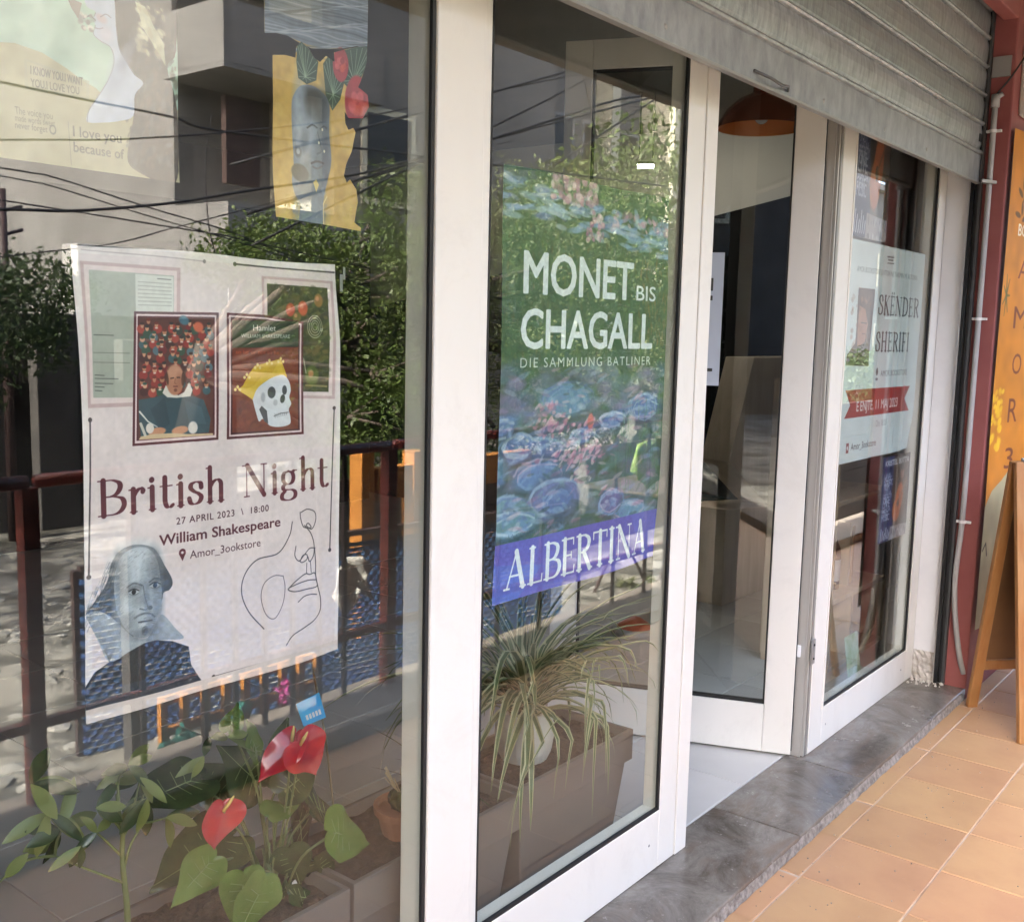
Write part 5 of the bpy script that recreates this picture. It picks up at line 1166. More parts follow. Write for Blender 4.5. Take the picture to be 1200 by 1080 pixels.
for (u, v, y, tip, nr, L, mi) in ((392, 975, .15, (.75, 0, -.45), (-.2, -.75, .6), .125, 0), (368, 945, .26, (.7, .1, -.5), (.1, -.6, .8), .13, 1), (320, 952, .22, (.8, 0, .02), (0, -.25, 1), .075, 0), (300, 915, .30, (-.4, 0, .5), (-.2, -.8, .4), .13, 1),
                              (262, 985, .28, (-.95, 0, -.12), (0, -.4, 1), .17, 1), (285, 1030, .16, (-.1, 0, -1), (-.3, -.8, .2), .10, 0), (305, 1040, .14, (-.5, 0, -.9), (.2, -.8, .3), .12, 0), (330, 905, .32, (.3, .2, .6), (0, -.9, .2), .12, 1),
                              (350, 960, .30, (.2, 0, -.8), (.4, -.8, .3), .14, 1), (225, 915, .33, (-.9, 0, .05), (0, -.3, .9), .15, 1), (345, 1050, .18, (.8, -.2, -.3), (0, -.5, .9), .07, 1), (270, 850, .30, (.3, 0, .8), (-.3, -.8, .2), .05, 0), (262, 930, .34, (-.6, .1, .6), (.2, -.9, .2), .12, 1), (340, 1000, .20, (.3, 0, -.9), (-.5, -.7, .2), .09, 1), (245, 1010, .22, (-.7, 0, -.5), (.3, -.8, .4), .10, 0), (372, 1010, .2, (.5, 0, -.7), (-.6, -.6, .2), .08, 1), (300, 880, .28, (-.2, 0, .8), (.5, -.7, .1), .08, 0), (335, 925, .24, (.6, 0, .2), (-.4, -.6, .6), .09, 1)):
    p = loc(PY(u, v, y)); heart_leaf(lv, p, tip, nr, L, mi); b0 = Vector((max(min(p.x * .12, .03), -.03), .0 + rnd.uniform(-.03, .03), -.005)); tube(stm, [tuple(q) for q in smooth([b0, b0 * .45 + p * .55 + Vector((-p.x * .28, .0, .02)), p], 5)], .0026, 6)
for v in lv.verts: c_ = v.co; v.co = c_ + Vector((sin(c_.z * 55 + c_.x * 20), sin(c_.x * 48 + c_.z * 33), sin(c_.x * 60 + 1.3))) * .0035
lf = link('leaves', lv, None, AN, mats=MA); sb = lf.modifiers.new('s', 'SUBSURF'); sb.levels = sb.render_levels = 2
for (u, v, y, tip, nr, L, sp) in ((262, 950, .13, (-.15, -.1, -.8), (-.35, -.8, .5), .068, (.4, -.35, .8)), (342, 868, .17, (-.6, 0, -.6), (.1, -.4, .9), .075, (0, -.2, 1)), (352, 872, .15, (.4, -.1, -.9), (-.2, -.8, .6), .085, (.1, -.4, .7))):
    p = loc(PY(u, v, y)); bm = bmesh.new(); heart_leaf(bm, p, tip, nr, L, 0, .35, True); [setattr(v, 'co', Vector((p.x + (v.co.x - p.x) * 1.4 + .10 * (v.co.z - p.z) , v.co.y + .006 * sin(v.co.x * 90), v.co.z + .16 * (v.co.x - p.x) + .004 * sin(v.co.x * 120)))) for v in bm.verts]; f = link('spathe', bm, M_SPATH, AN, smooth_=True); sb = f.modifiers.new('s', 'SUBSURF'); sb.levels = sb.render_levels = 2
    bm = bmesh.new(); d = Vector(sp).normalized(); tube(bm, [p, p + d * .018, p + d * .034], [.0034, .0036, .0016], 8); link('spadix', bm, M_SPADIX, f, smooth_=True)
    b0 = Vector((max(min(p.x * .12, .03), -.03), 0, -.005)); tube(stm, [tuple(q) for q in smooth([b0, (b0 + p) / 2 + Vector((.01, 0, .02)), p], 5)], .0024, 6)
for i in range(12): tube(stm, [(rnd.gauss(0, .02), rnd.gauss(0, .02), -.01), (rnd.gauss(0, .03), rnd.gauss(0, .03), .08 + rnd.uniform(0, .05))], .002, 5)
link('stems', stm, M_STEM, AN, smooth_=True); link('veins', VEIN, mat('pale_leaf_vein', (.20, .27, .09), .5), AN)['kind'] = 'stuff'
# plant tag on a cane
TG = empty('plant_tag', tuple(PY(388, 975, .26)), 'blue printed plant tag clipped to a thin cane beside the anthurium', 'plant tag'); TL_ = Vector(TG.location); TL_.z = .376; TG.location = TL_
bm = bmesh.new(); tube(bm, [Vector(PY(391, 945, .26)) - TL_, Vector(PY(381, 860, .25)) - TL_, Vector(PY(365, 775, .24)) - TL_], .0022, 6); tube(bm, [Vector((0, 0, -.01)), Vector(PY(391, 945, .26)) - TL_], .0022, 6); link('cane', bm, mat('dry_cane', (.16, .13, .07), .8), TG)
q = [Vector(PY(*p, .20)) - TL_ for p in ((347, 825), (374, 811), (382, 840), (356, 851))]
bm = bmesh.new(); prism(bm, q, (0, .0012, 0)); cd = link('card', bm, mat('blue_tag_card', (.03, .27, .55), .4, 0, (.05, .36, .6), 30), TG)
bm = bmesh.new()
def along(a, b_, c, d, s, t): return (a * (1 - s) + b_ * s) * (1 - t) + (d * (1 - s) + c * s) * t
for i in range(5): prism(bm, [along(*q, s, t) + Vector((0, -.0006, 0)) for s, t in ((.2 + i * .14, .6), (.29 + i * .14, .6), (.29 + i * .14, .8), (.2 + i * .14, .8))], (0, .0005, 0))
link('print', bm, M_PAPER, cd)['kind'] = 'stuff'
# branching stalk far left
SC_ = empty('young_tree_plant', (.505, .24, .375), 'branching pale green stalk with lobed leaves at the far left behind glass', 'house plant'); SL = Vector(SC_.location)
k2 = lambda x, y, yy: Vector(PY(x / 3.6, 780 + y / 3.6, yy)) - SL
bm = bmesh.new(); base = k2(540, 1010, .24)
tube(bm, [tuple(q) for q in smooth([Vector((base.x, 0, -.01)), k2(535, 1010, .24), k2(528, 940, .24), k2(520, 860, .24), k2(515, 780, .24), k2(517, 700, .24), k2(500, 600, .24), k2(495, 540, .24)], 4)], .0062, 8, .0035)
br_ = [[(515, 912), (400, 868), (300, 830), (232, 800)], [(232, 800), (120, 815), (40, 870), (0, 910)], [(522, 860), (548, 760), (585, 690), (620, 600)], [(512, 800), (455, 745), (405, 700)], [(518, 700), (470, 640), (405, 595)], [(520, 720), (570, 620), (608, 540)], [(520, 700), (560, 610), (590, 480)], [(500, 560), (500, 480), (540, 420)], [(232, 800), (240, 740), (262, 690)], [(620, 600), (610, 660), (700, 640)]]
for P in br_: tube(bm, [tuple(q) for q in smooth([k2(x, y, .24 - .0 * i) for i, (x, y) in enumerate(P)], 4)], .0028, 6, .0018)
link('stem', bm, M_STEM, SC_, smooth_=True)
bm = bmesh.new(); gg = random.Random(9)
def oval(c, d, L, w, nr, mi):
    d = Vector(d).normalized(); nr = Vector(nr); nr = (nr - d * nr.dot(d)).normalized(); s = d.cross(nr); P = []
    for i in range(8):
        t = i / 7; P.append((c + d * L * t - nr * .12 * L * t * t, w * math.sin(pi * min(t * .97 + .02, 1)) ** .8))
    R = [[bm.verts.new(p - s * ww + nr * ww * .25), bm.verts.new(p), bm.verts.new(p + s * ww + nr * ww * .25)] for p, ww in P]
    for A, B in zip(R, R[1:]):
        for k in (0, 1): f = bm.faces.new([A[k], A[k + 1], B[k + 1], B[k]]); f.material_index = mi; f.smooth = True
for (x, y, n_, L) in ((250, 690, 6, .075), (405, 600, 5, .06), (620, 560, 5, .07), (590, 470, 5, .06), (700, 640, 3, .075), (120, 790, 3, .06), (410, 700, 4, .05), (540, 420, 6, .06), (200, 620, 5, .07), (340, 760, 3, .05), (130, 500, 4, .08), (860, 380, 4, .05), (960, 300, 4, .06)):
    for i in range(n_):
        a = gg.uniform(0, 2 * pi); oval(k2(x, y, .24 + gg.uniform(-.05, .05)), (cos(a), .3 * sin(a * 2), sin(a) * .7 - .3), L * gg.uniform(.8, 1.3), L * .17, (gg.uniform(-.4, .4), -.7, .6), gg.choice([0, 0, 1]))
link('leaves', bm, None, SC_, mats=[mat('young_leaf_yellow_green', (.17, .20, .055), .4, trans=.25), MA[1]])
# big dark leaf low left
# cactus
q = PZ(452, 985, .385); CP = empty('cactus_pot', (1.66, .22, .372), 'small cactus with dry stalks and white label in a terracotta pot', 'potted cactus')
bm = bmesh.new(); lathe(bm, [(0, 0), (.055, 0), (.068, .055), (.075, .056), (.076, .072), (.066, .072), (.064, .062), (0, .062)], 24); link('pot', bm, mat('terracotta_pot_clay', (.32, .12, .06), .8, 0, (.38, .16, .09), 8), CP, smooth_=False)
bm = bmesh.new(); bmesh.ops.create_icosphere(bm, subdivisions=3, radius=.042, matrix=Matrix.Translation((0, 0, .085)) @ Matrix.Scale(.75, 4, (0, 0, 1)))
for v in bm.verts: a = math.atan2(v.co.y, v.co.x); v.co.x *= 1 + .07 * cos(a * 11); v.co.y *= 1 + .07 * cos(a * 11)
link('body', bm, MA[1], CP, smooth_=True)
bm = bmesh.new()
for i in range(16): a = rnd.uniform(0, 2 * pi); tube(bm, [(cos(a) * .02, sin(a) * .02, .1), (cos(a) * .05, sin(a) * .05, .1 + rnd.uniform(.03, .06))], .0012, 4)
tube(bm, [(.03, 0, .1), (.035, 0, .15), (.02, 0, .175)], [.0015, .0015, .006], 6); link('spines', bm, mat('dry_straw', (.4, .33, .2), .8), CP)
bm = bmesh.new(); box(bm, -.034, .034, -.080, -.0775, .05, .078); link('label', bm, M_PAPER, CP)
# dark spiky plant beside the white post
DG = empty('dwarf_dracaena', (1.86, .30, .376), 'small dark spiky plant behind the wide white post', 'house plant'); bm = bmesh.new(); g = random.Random(44)
for i in range(22): ribbon_leaf(bm, (0, 0, 0), g.uniform(0, 6.28), g.uniform(.12, .24), g.uniform(.4, 1.4), g.uniform(.2, 1.0), .006, g, (0, 0))
for v in bm.verts:
    if v.co.y < -.265: v.co.y = -.265
link('leaves', bm, MA[1], DG)
# small white paper flower stake
bm = bmesh.new(); p = Vector(PY(345, 1042, .2)); tube(bm, [p + Vector((.01, 0, -.04)), p], .002, 5); prism(bm, [p + Vector(c) for c in ((-.012, 0, .012), (.004, 0, .02), (.012, 0, .0), (.016, 0, -.014), (.004, 0, -.004), (-.01, 0, -.006))], (0, .003, 0))
tag(link('plant_label', bm, M_PAPER), 'crumpled white plant label stuck in soil below the anthurium leaf', 'plant label')

# right window: pale shelving with bottle and books
zs = float(PY(1000, 692, .30)[2]); xe = float(PY(1036, 690, .30)[0])
S = empty('display_shelf', (4.3, .45, .041), 'pale plywood shelf unit behind the narrow right window', 'shelf'); S.location = (0, 0, 0)
x0s = 4.45
bx('shelf_board', x0s, xe, .30, .62, zs - .022, zs, M_PLY, S, .002); z2 = float(PY(1000, 583, .30)[2]); bx('shelf_board', x0s, xe, .30, .62, z2 - .022, z2, M_PLY, S, .002)
bx('side_panel', x0s - .022, x0s - .001, .30, .62, .041, 1.35, M_PLY, S); bx('side_panel', xe + .001, xe + .023, .30, .62, .041, zs - .03, M_PLY, S); bx('divider', x0s + .26, x0s + .282, .31, .60, .062, zs - .0225, M_PLY, S)
for i in range(6): bx('back_board', x0s, xe, .622, .636, .06 + i * .215, .06 + i * .215 + .212, M_PLY, S)
bx('shelf_board', x0s, xe, .30, .62, .041, .061, M_PLY, S)
p = PY(978, 690, .36); BT = empty('bottle', (p[0] + .06, .40, zs), 'dark bottle with a white label on the pale shelf', 'bottle')
bm = bmesh.new(); lathe(bm, [(0, 0), (.034, 0), (.036, .01), (.036, .17), (.030, .20), (.013, .235), (.012, .29), (.014, .292), (.014, .305), (0, .305)], 20); link('glass_body', bm, mat('dark_brown_glass', (.02, .01, .006), .1), BT, smooth_=True)
bm = bmesh.new(); r = lathe(bm, [(.0365, .04), (.0365, .14)], 20); link('label', bm, mat('cream_label', (.55, .58, .62), .6), BT, smooth_=True)
BG = 'cards and books in the narrow right window'
for i, (dx, hh, m, lb) in enumerate(((.16, .30, mat('cream_book_cover', (.5, .46, .36), .6), 'tall cream book leaning beside the bottle'), (.20, .28, mat('tan_book_cover', (.42, .33, .22), .6), 'tan book standing right of the bottle'))):
    o = bx('book', p[0] + dx, p[0] + dx + .022, .36, .50, zs, zs + hh, m, None, .002); tag(o, lb, 'book', BG)
pc_ = PY(985, 790, .20); bm = bmesh.new(); prism(bm, [(0, 0, 0), (.15, 0, 0), (.165, .04, .22), (.015, .04, .22)], (0, .002, 0)); o = link('greeting_card', bm, mat('green_white_card', (.5, .56, .42), .6, 0, (.2, .32, .12), 9)); o.location = (pc_[0] - .05, .14, .041); tag(o, 'pale green card standing at the foot of the narrow right window', 'card', BG)
# hoop shape under the shelf
bm = bmesh.new(); tube(bm, [Vector(PY(*q, .28)) for q in ((1022, 690), (1024, 715), (1022, 735), (1012, 755), (996, 772))], .009, 8); tag(link('curved_wooden_hoop', bm, M_PLY, smooth_=True), 'thin pale curved hoop leaning under the shelf', 'hoop')

# things in the dark room seen through the doorway
yb_ = 1.25
bm = bmesh.new(); prism(bm, [PY(*q, yb_) for q in ((884, 419), (960, 418), (955, 640), (893, 585), (855, 541))], (0, .18, 0)); tag(link('slanted_display_box', bm, M_PLY, bevel=.004), 'pale wooden box tilted on its corner, above the wooden cube', 'display box')
bm = bmesh.new(); prism(bm, [PY(*q, yb_ - .05) for q in ((850, 597), (950, 590), (942, 748), (845, 722))], (0, .32, 0)); tag(link('wooden_cube', bm, M_PLY, bevel=.004), 'pale wooden display cube seen through the open door glass', 'display box')
o = bx('box_stand', float(PY(870, 700, 1.4)[0]), float(PY(890, 700, 1.4)[0]), 1.30, 1.5, .041, float(PY(870, 735, 1.4)[2]), mat('dim_brown_stand', (.14, .10, .06), .6), None, .003); tag(o, 'narrow brown stand carrying the wooden cube', 'stand')
o = bx('teal_crate', float(PY(825, 700, 1.9)[0]), float(PY(868, 700, 1.9)[0]), 1.9, 2.2, .041, .42, mat('dark_teal_fabric', (.01, .05, .06), .7), None, .01); tag(o, 'dark teal crate on the floor deep in the doorway', 'crate')
xw = 6.52
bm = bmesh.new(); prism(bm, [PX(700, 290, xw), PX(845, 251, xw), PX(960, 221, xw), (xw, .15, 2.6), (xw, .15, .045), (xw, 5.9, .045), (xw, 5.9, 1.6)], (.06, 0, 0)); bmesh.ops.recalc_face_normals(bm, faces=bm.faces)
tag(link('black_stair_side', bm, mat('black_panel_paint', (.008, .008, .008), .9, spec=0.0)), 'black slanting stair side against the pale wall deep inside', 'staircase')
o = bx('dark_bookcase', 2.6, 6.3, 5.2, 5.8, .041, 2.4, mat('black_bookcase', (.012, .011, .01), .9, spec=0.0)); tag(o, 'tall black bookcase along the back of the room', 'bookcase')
# pendant lamp
yl_ = .86; c = PY(893, 128, yl_); LP = empty('pendant_lamp', (c[0], yl_, float(PY(893, 151, yl_)[2])), 'copper domed pendant lamp hanging inside the doorway', 'pendant lamp')
R_ = .203
M_COP = mat('copper_outside', (.55, .17, .09), .2, .6); M_COPI = mat('orange_copper_inside', (.80, .26, .07), .4, .1)
bm = bmesh.new(); lathe(bm, [(R_, 0), (R_ * .96, .03), (R_ * .80, .085), (R_ * .55, .13), (R_ * .28, .155), (.045, .162), (.042, .20), (.05, .203), (.05, .215), (.03, .225), (0, .235)], 40); link('shade', bm, M_COP, LP, smooth_=True)
bm = bmesh.new(); lathe(bm, [(R_ - .001, -.001), (R_ * .95, .028), (R_ * .78, .082), (R_ * .52, .126), (0, .15)], 40); link('lining', bm, M_COPI, LP, smooth_=True)
bm = bmesh.new(); tube(bm, [(0, 0, .23), (0, 0, 2.94 - LP.location.z)], .004, 6); link('cord', bm, M_WIRE, LP)
bm = bmesh.new(); bmesh.ops.create_uvsphere(bm, u_segments=14, v_segments=10, radius=.032, matrix=Matrix.Translation((0, 0, .05))); link('bulb', bm, mat('frosted_bulb', (.8, .8, .75), .2), LP, smooth_=True)
# ceiling batten behind the lily door, small strip light fitting
# sheet taped on the open leaf
hx, hy = 3.456, .045; dl = np.array([-cos(LA), sin(LA)]); nl = np.array([dl[1], -dl[0]])
def leaf_pt(u, v):
    r = ray(u, v); t = ((np.array([hx, hy]) - CAM[:2]) @ nl) / (r[:2] @ nl); q = CAM + r * t; return q
a_ = leaf_pt(848, 296); s1 = float((a_[:2] - [hx, hy]) @ dl); z1_ = float(a_[2]); z0_ = float(leaf_pt(845, 452)[2])
NP = empty('door_notice', (hx + dl[0] * (s1 + .1) , hy + dl[1] * (s1 + .1), z0_), 'white printed sheet taped inside the open door glass', 'notice', rz=pi - LA)
bm = bmesh.new(); w_ = .105; box(bm, -w_, w_, .004, .005, 0, z1_ - z0_); link('paper', bm, mat('white_office_paper', (.62, .66, .72), .6), NP)
bm = bmesh.new()
for (a, b_, c_, d_) in ((-.07, .07, .30, .34), (-.07, .09, .27, .285), (-.05, .10, .10, .16), (-.08, .09, .045, .055)): box(bm, a, b_, .0028, .0038, c_ * 1.1, d_ * 1.1); box(bm, a, b_, .0052, .0060, c_ * 1.1, d_ * 1.1)
link('print', bm, mat('dark_print_ink', (.06, .06, .05), .7), NP)['kind'] = 'stuff'
# ornament behind the door glazing
p = PZ(745, 775, .12); y_ = 1.25; p = PY(742, 778, y_); OR = empty('cone_ornament', (p[0], y_, .041), 'orange and white cone-topped ornament on the floor behind the spider plant', 'ornament')
sc_ = float(p[2]) - .04
ht = float(PY(742, 722, y_)[2] - .041); 
bm = bmesh.new(); lathe(bm, [(0, 0), (.09, 0), (.11, .05), (.10, ht * .45), (.085, ht * .5)], 24); link('base', bm, mat('white_grey_ceramic', (.4, .38, .36), .5), OR, smooth_=True)
bm = bmesh.new(); lathe(bm, [(.09, ht * .48), (.075, ht * .62), (.03, ht * .9), (0, ht)], 24); link('cone', bm, mat('orange_red_glaze', (.55, .09, .03), .4), OR, smooth_=True)


o = bx('partition_wall', 5.27, 6.5, .645, .70, .042, 2.94, M_WALLIN); tag(o, kind='structure')

# lit tube lamp whose bright end shows above the lily poster
TB = empty('tube_lamp', (5.49, 2.0, 2.50), 'lit white tube lamp hanging in the room, above the lily poster', 'lamp', rz=radians(118))
bx('housing', -.05, .05, -.02, .02, .030, .05, mat('white_plastic', (.75, .75, .75), .4), TB)
m_em = bpy.data.materials.new('lit_tube'); m_em.use_nodes = True; pe = m_em.node_tree.nodes['Principled BSDF']; pe.inputs['Emission Color'].default_value = (1, .93, .82, 1); pe.inputs['Emission Strength'].default_value = 85.0
bm = bmesh.new(); tube(bm, [(-.045, 0, .02), (.045, 0, .02)], .0075, 10); link('lit_tube', bm, m_em, TB, smooth_=True)
for x in (-.04, .04): bm = bmesh.new(); tube(bm, [(x, 0, .07), (x, 0, 2.95 - 2.50)], .004, 5); link('hanger', bm, M_WIRE, TB)
# ------------------------------------------------------------------ street side, seen in the glazing
RLG = 'red brown terrace railing'
def railing(x0, x1, label, bars, y=-1.60, first=False):
    t = empty('terrace_railing', ((x0 + x1) / 2, y, .065), label, 'railing', None); off = Vector(t.location)
    bm = bmesh.new(); tube(bm, [Vector((x0, y, 1.06)) - off, Vector((x1, y, 1.06)) - off], .021, 12); link('top_rail', bm, M_RAIL, t, smooth_=True)
    for z in (.30,): bm = bmesh.new(); box(bm, x0 - off.x, x1 - off.x, -.014, .014, z - off.z, z + .03 - off.z); link('lower_rail', bm, M_RAIL, t)
    xs = [x0, x1] if first else [x1]
    for x in xs: bm = bmesh.new(); box(bm, x - .025 - off.x, x + .025 - off.x, -.025, .025, 0, 1.045 - off.z); link('post', bm, M_RAIL, t, bevel=.003)
    for x in bars: bm = bmesh.new(); box(bm, x - .008 - off.x, x + .008 - off.x, -.008, .008, 0, 1.045 - off.z) ; link('baluster', bm, M_BAR, t)
    return t
xp = float(RY(36, 700, 1.62)[0]); x2 = float(RY(165, 700, 1.62)[0]); x3 = float(RY(455, 700, 1.62)[0])
railing(xp - 2.2, xp, 'red brown railing section left of the gravel gap, mirrored at far left', [xp - 2.2 + .11 * i for i in range(1, 19)], first=True)
railing(xp + .027, x3, 'red brown railing section with dark bars in front of the blue screen', [x2] + [x2 + .24 + .13 * i for i in range(int((x3 - x2 - .24) / .13))])
railing(x3 + .027, x3 + 4.0, 'red brown railing section mirrored in the door glazing at right', [x3 + .06 + .33 * i for i in range(1, 12)])
# cloth over the rail
q = [RY(*p, 1.74) for p in ((393, 700), (400, 668), (412, 655), (428, 652), (441, 662), (436, 680), (441, 702), (424, 695), (414, 726), (402, 716))]
bm = bmesh.new(); vs = []
yy = -1.74
cx = sum(p[0] for p in q) / len(q); cz = sum(p[2] for p in q) / len(q); n = len(q)
ringo = [bm.verts.new((float(p[0]), yy + .02 * sin(i * 2.1), float(p[2]))) for i, p in enumerate(q)]; ringi = [bm.verts.new((float(p[0] * .5 + cx * .5), yy + .03 * cos(i * 2.7), float(p[2] * .5 + cz * .5))) for i, p in enumerate(q)]; c0 = bm.verts.new((cx, yy - .02, cz))
for i in range(n):
    bm.faces.new([ringo[i], ringo[(i + 1) % n], ringi[(i + 1) % n], ringi[i]]); bm.faces.new([ringi[i], ringi[(i + 1) % n], c0])
bmesh.ops.subdivide_edges(bm, edges=bm.edges, cuts=2, use_grid_fill=True)
for v in bm.verts: v.co.y += .012 * sin(v.co.x * 70 + v.co.z * 25)
o = link('hanging_cloth', bm, mat('off_white_cloth', (.80, .77, .70), .9), smooth_=True); so = o.modifiers.new('t', 'SOLIDIFY'); so.thickness = .004; tag(o, 'off-white rag hanging on the railing before the blue screen', 'cloth')

# blue woven screen beyond the kerb: strips woven on dark posts
BS = empty('blue_screen', (3.415, -2.28, -.25), 'blue woven plastic screen beyond the terrace railing', 'screen'); bo = Vector(BS.location); BS.rotation_euler[2] = radians(10)
M_BLUE = mat('blue_woven_plastic', (.045, .115, .33), .5, 0, (.075, .16, .38), 30, .3, 140, (1, 1, 3)); tint_random(M_BLUE, .25, .01)
xa, xb, za, zb_ = 2.12, 4.85, -.24, .50
for i in range(29):
    z = za + i * .0255; bm = bmesh.new(); nseg = 110
    A = []; 
    for k in range(nseg + 1):
        x = xa + (xb - xa) * k / nseg - bo.x; y = .004 * (1 if (k + i) % 2 else -1); A.append([bm.verts.new((x, y + dy, z + dz - bo.z)) for dy, dz in ((-.002, 0), (.002, 0), (.002, .021), (-.002, .021))])
    for P, Q in zip(A, A[1:]):
        for k in range(4): bm.faces.new([P[k], P[(k + 1) % 4], Q[(k + 1) % 4], Q[k]])
    link('woven_strip', bm, M_BLUE, BS)
for x in np.arange(xa, xb + .01, .395): bx('screen_post', x - .02 - bo.x, x + .02 - bo.x, -.045, -.010, 0, zb_ + .03 - bo.z, M_BAR, BS)
bx('top_batten', xa - bo.x, xb - bo.x, -.02, .02, zb_ + .031 - bo.z, zb_ + .055 - bo.z, M_BAR, BS)
o = bx('grey_gate_post', float(RY(153, 800, 2.3)[0]), float(RY(167, 800, 2.3)[0]), -2.34, -2.28, -.25, .62, M_DWALL); tag(o, 'dark grey post at the left end of the blue screen', 'post')
# orange picket rail & pergola
PK = empty('picket_rail', (2.3, -1.84, -.25), 'low orange wooden picket rail between railing and blue screen', 'picket rail'); po = Vector(PK.location)
x0_, x1_ = float(RY(190, 800, 1.86)[0]), float(RY(372, 800, 1.86)[0]); zt_ = float(RY(283, 793, 1.86)[2]); 
for i in range(9):
    x = x0_ + (x1_ - x0_) * i / 8; bx('picket', x - .014 - po.x, x + .014 - po.x, -.012, .012, 0, zt_ - (.0) - po.z, M_ORANGEW, PK)
for z in (zt_ - .03, zt_ - .15): bx('rail', x0_ - po.x, x1_ - po.x, -.034, -.0125, z - po.z, z + .032 - po.z, M_ORANGEW, PK)
PG = empty('orange_pergola', (3.6, -2.9, -.25), 'orange stained timber frame beyond the blue screen', 'pergola'); po = Vector(PG.location)
for u in (427, 487):
    x = float(RY(u, 650, 2.9)[0]); bx('post', x - .05 - po.x, x + .05 - po.x, -.05, .05, 0, float(RY(u, 528, 2.9)[2]) - po.z, M_ORANGEW, PG, .004)
xa_, xb_ = float(RY(440, 560, 2.9)[0]), float(RY(620, 560, 2.9)[0]); z0p, z1p = float(RY(470, 582, 2.9)[2]), float(RY(470, 545, 2.9)[2])
bx('beam', xa_ - po.x, xb_ - po.x, -.04, .04, z0p - po.z, z1p - po.z, M_ORANGEW, PG, .004); z0p = float(RY(470, 657, 2.9)[2]); bx('beam', xa_ - po.x, xb_ - po.x, -.04, .04, z0p - po.z, z0p + .05 - po.z, M_ORANGEW, PG, .004)
KS = empty('added_boards', (6.4, -3.45, -.25), 'added dark brown timber booth front behind the orange posts', 'boards'); po = Vector(KS.location); M_DBR = tint_random(mat('dark_brown_boards', (.045, .028, .02), .7, 0, (.07, .045, .03), 9, .2, 40, (1, 1, 5)), .25, .01)  # dark front added to keep sunlit ground out of the door reflection
for i in range(5): z = -.24 + i * .165; bx('board', 3.0 - po.x, 10.2 - po.x, -.02, .02, z - po.z, z + .16 - po.z, M_DBR, KS)
for x in (3.0, 4.8, 6.6, 8.4, 10.16): bx('post', x - .04 - po.x, x + .04 - po.x, -.07, -.0201, 0, .84, M_DBR, KS)
me = leafcloud(26000, [((x, -4.4 + .3 * sin(x), .5), (.9, .6, .8)) for x in np.arange(10.9, 21, 1.1)], .08, 55); me.materials.append(M_LEAF[1]); HG = empty('added_hedge', (15.5, -4.4, -.25), 'dark green hedge added at the far right to hide bright ground', 'hedge'); o = bpy.data.objects.new('foliage', me); C.objects.link(o); o.parent = HG; o.location = (-15.5, 4.4, .25)  # hedge added so the right window mirrors dark foliage, not bright ground
bm = bmesh.new()
for x in np.arange(10.9, 21, 1.1): tube(bm, [(x - 15.5, 0, 0), (x - 15.5, 0, 1.1)], .04, 6, .015)
link('stems', bm, M_BARK, HG)['kind'] = 'stuff'
KS2 = empty('added_boards', (15, -2.3, -.25), 'more added dark timber booth front farther right along the kerb', 'boards'); po = Vector(KS2.location)  # second front, added to cover bright ground mirrored in the right window
for i in range(7): z = -.24 + i * .165; bx('board', 9.3 - po.x, 20.5 - po.x, -.02, .02, z - po.z, z + .16 - po.z, M_DBR, KS2)
for x in (9.3, 12, 15, 18, 20.4): bx('post', x - .04 - po.x, x + .04 - po.x, -.07, -.0201, 0, 1.2, M_DBR, KS2)
# washing and flower pots by the railing (teal, magenta)
def bush(name, loc_, rad, n, m, label, cat, size=.035, seed=0, group=None):
    t = empty(name, loc_, label, cat, group); me = leafcloud(n, [((0, 0, rad[2]), rad)], size, seed); me.materials.append(m); o = bpy.data.objects.new('foliage', me); C.objects.link(o); o.parent = t
    bm = bmesh.new()
    for i in range(5): a = i * 1.3; tube(bm, [(0, 0, 0), (.4 * rad[0] * cos(a), .4 * rad[1] * sin(a), rad[2] * .9)], .008, 5, .003)
    link('stem', bm, M_BARK, t); return t
M_TEAL = mat('teal_leaf', (.02, .12, .10), .5, 0, (.03, .17, .14), 5); M_MAG = mat('magenta_petal', (.45, .03, .16), .5, 0, (.5, .08, .35), 20)
p = RY(230, 850, 1.8); bush('teal_shrub', (p[0], -1.775, -.25), (.17, .035, .20), 500, M_TEAL, 'low teal leaved shrub behind the railing bars', 'shrub', .04, 3)
p = RY(282, 850, 1.8); bush('teal_shrub', (p[0], -1.775, -.25), (.1, .03, .18), 300, M_TEAL, 'smaller teal shrub next to the magenta flowers', 'shrub', .04, 4)
p = RY(335, 830, 1.8); bush('magenta_flowers', (p[0], -1.775, -.25), (.07, .03, .21), 320, M_MAG, 'magenta flowering plant behind the railing', 'flowering plant', .03, 5)
T = empty('folding_table', tuple(RY(755, 690, 2.3)[:2]) + (-.25,), 'dark folding table with crossed legs beyond the railing', 'table')
for s in (-.22, .22):
    bm = bmesh.new(); tube(bm, [(-.3, s, 0), (.3, s, .72)], .012, 6); tube(bm, [(.3, s + .03, 0), (-.3, s + .03, .72)], .012, 6); link('crossed_legs', bm, M_BAR, T)
bx('table_top', -.38, .38, -.3, .3, .732, .755, M_DBR, T, .004)
bm = bmesh.new(); q = [RY(*p, 2.05) for p in ((740, 552), (744, 520), (770, 514), (772, 560), (764, 574), (754, 568))]; prism(bm, q, (0, .01, 0)); bmesh.ops.triangulate(bm, faces=bm.faces); bmesh.ops.subdivide_edges(bm, edges=bm.edges, cuts=2, use_grid_fill=True)
for v in bm.verts: v.co.y += .02 * sin(v.co.x * 60)
tag(link('green_cloth', bm, mat('lime_green_cloth', (.22, .36, .08), .8, 0, (.34, .46, .16), 20), smooth_=True), 'lime green cloth hanging beyond the railing, mirrored on the lily poster', 'cloth')

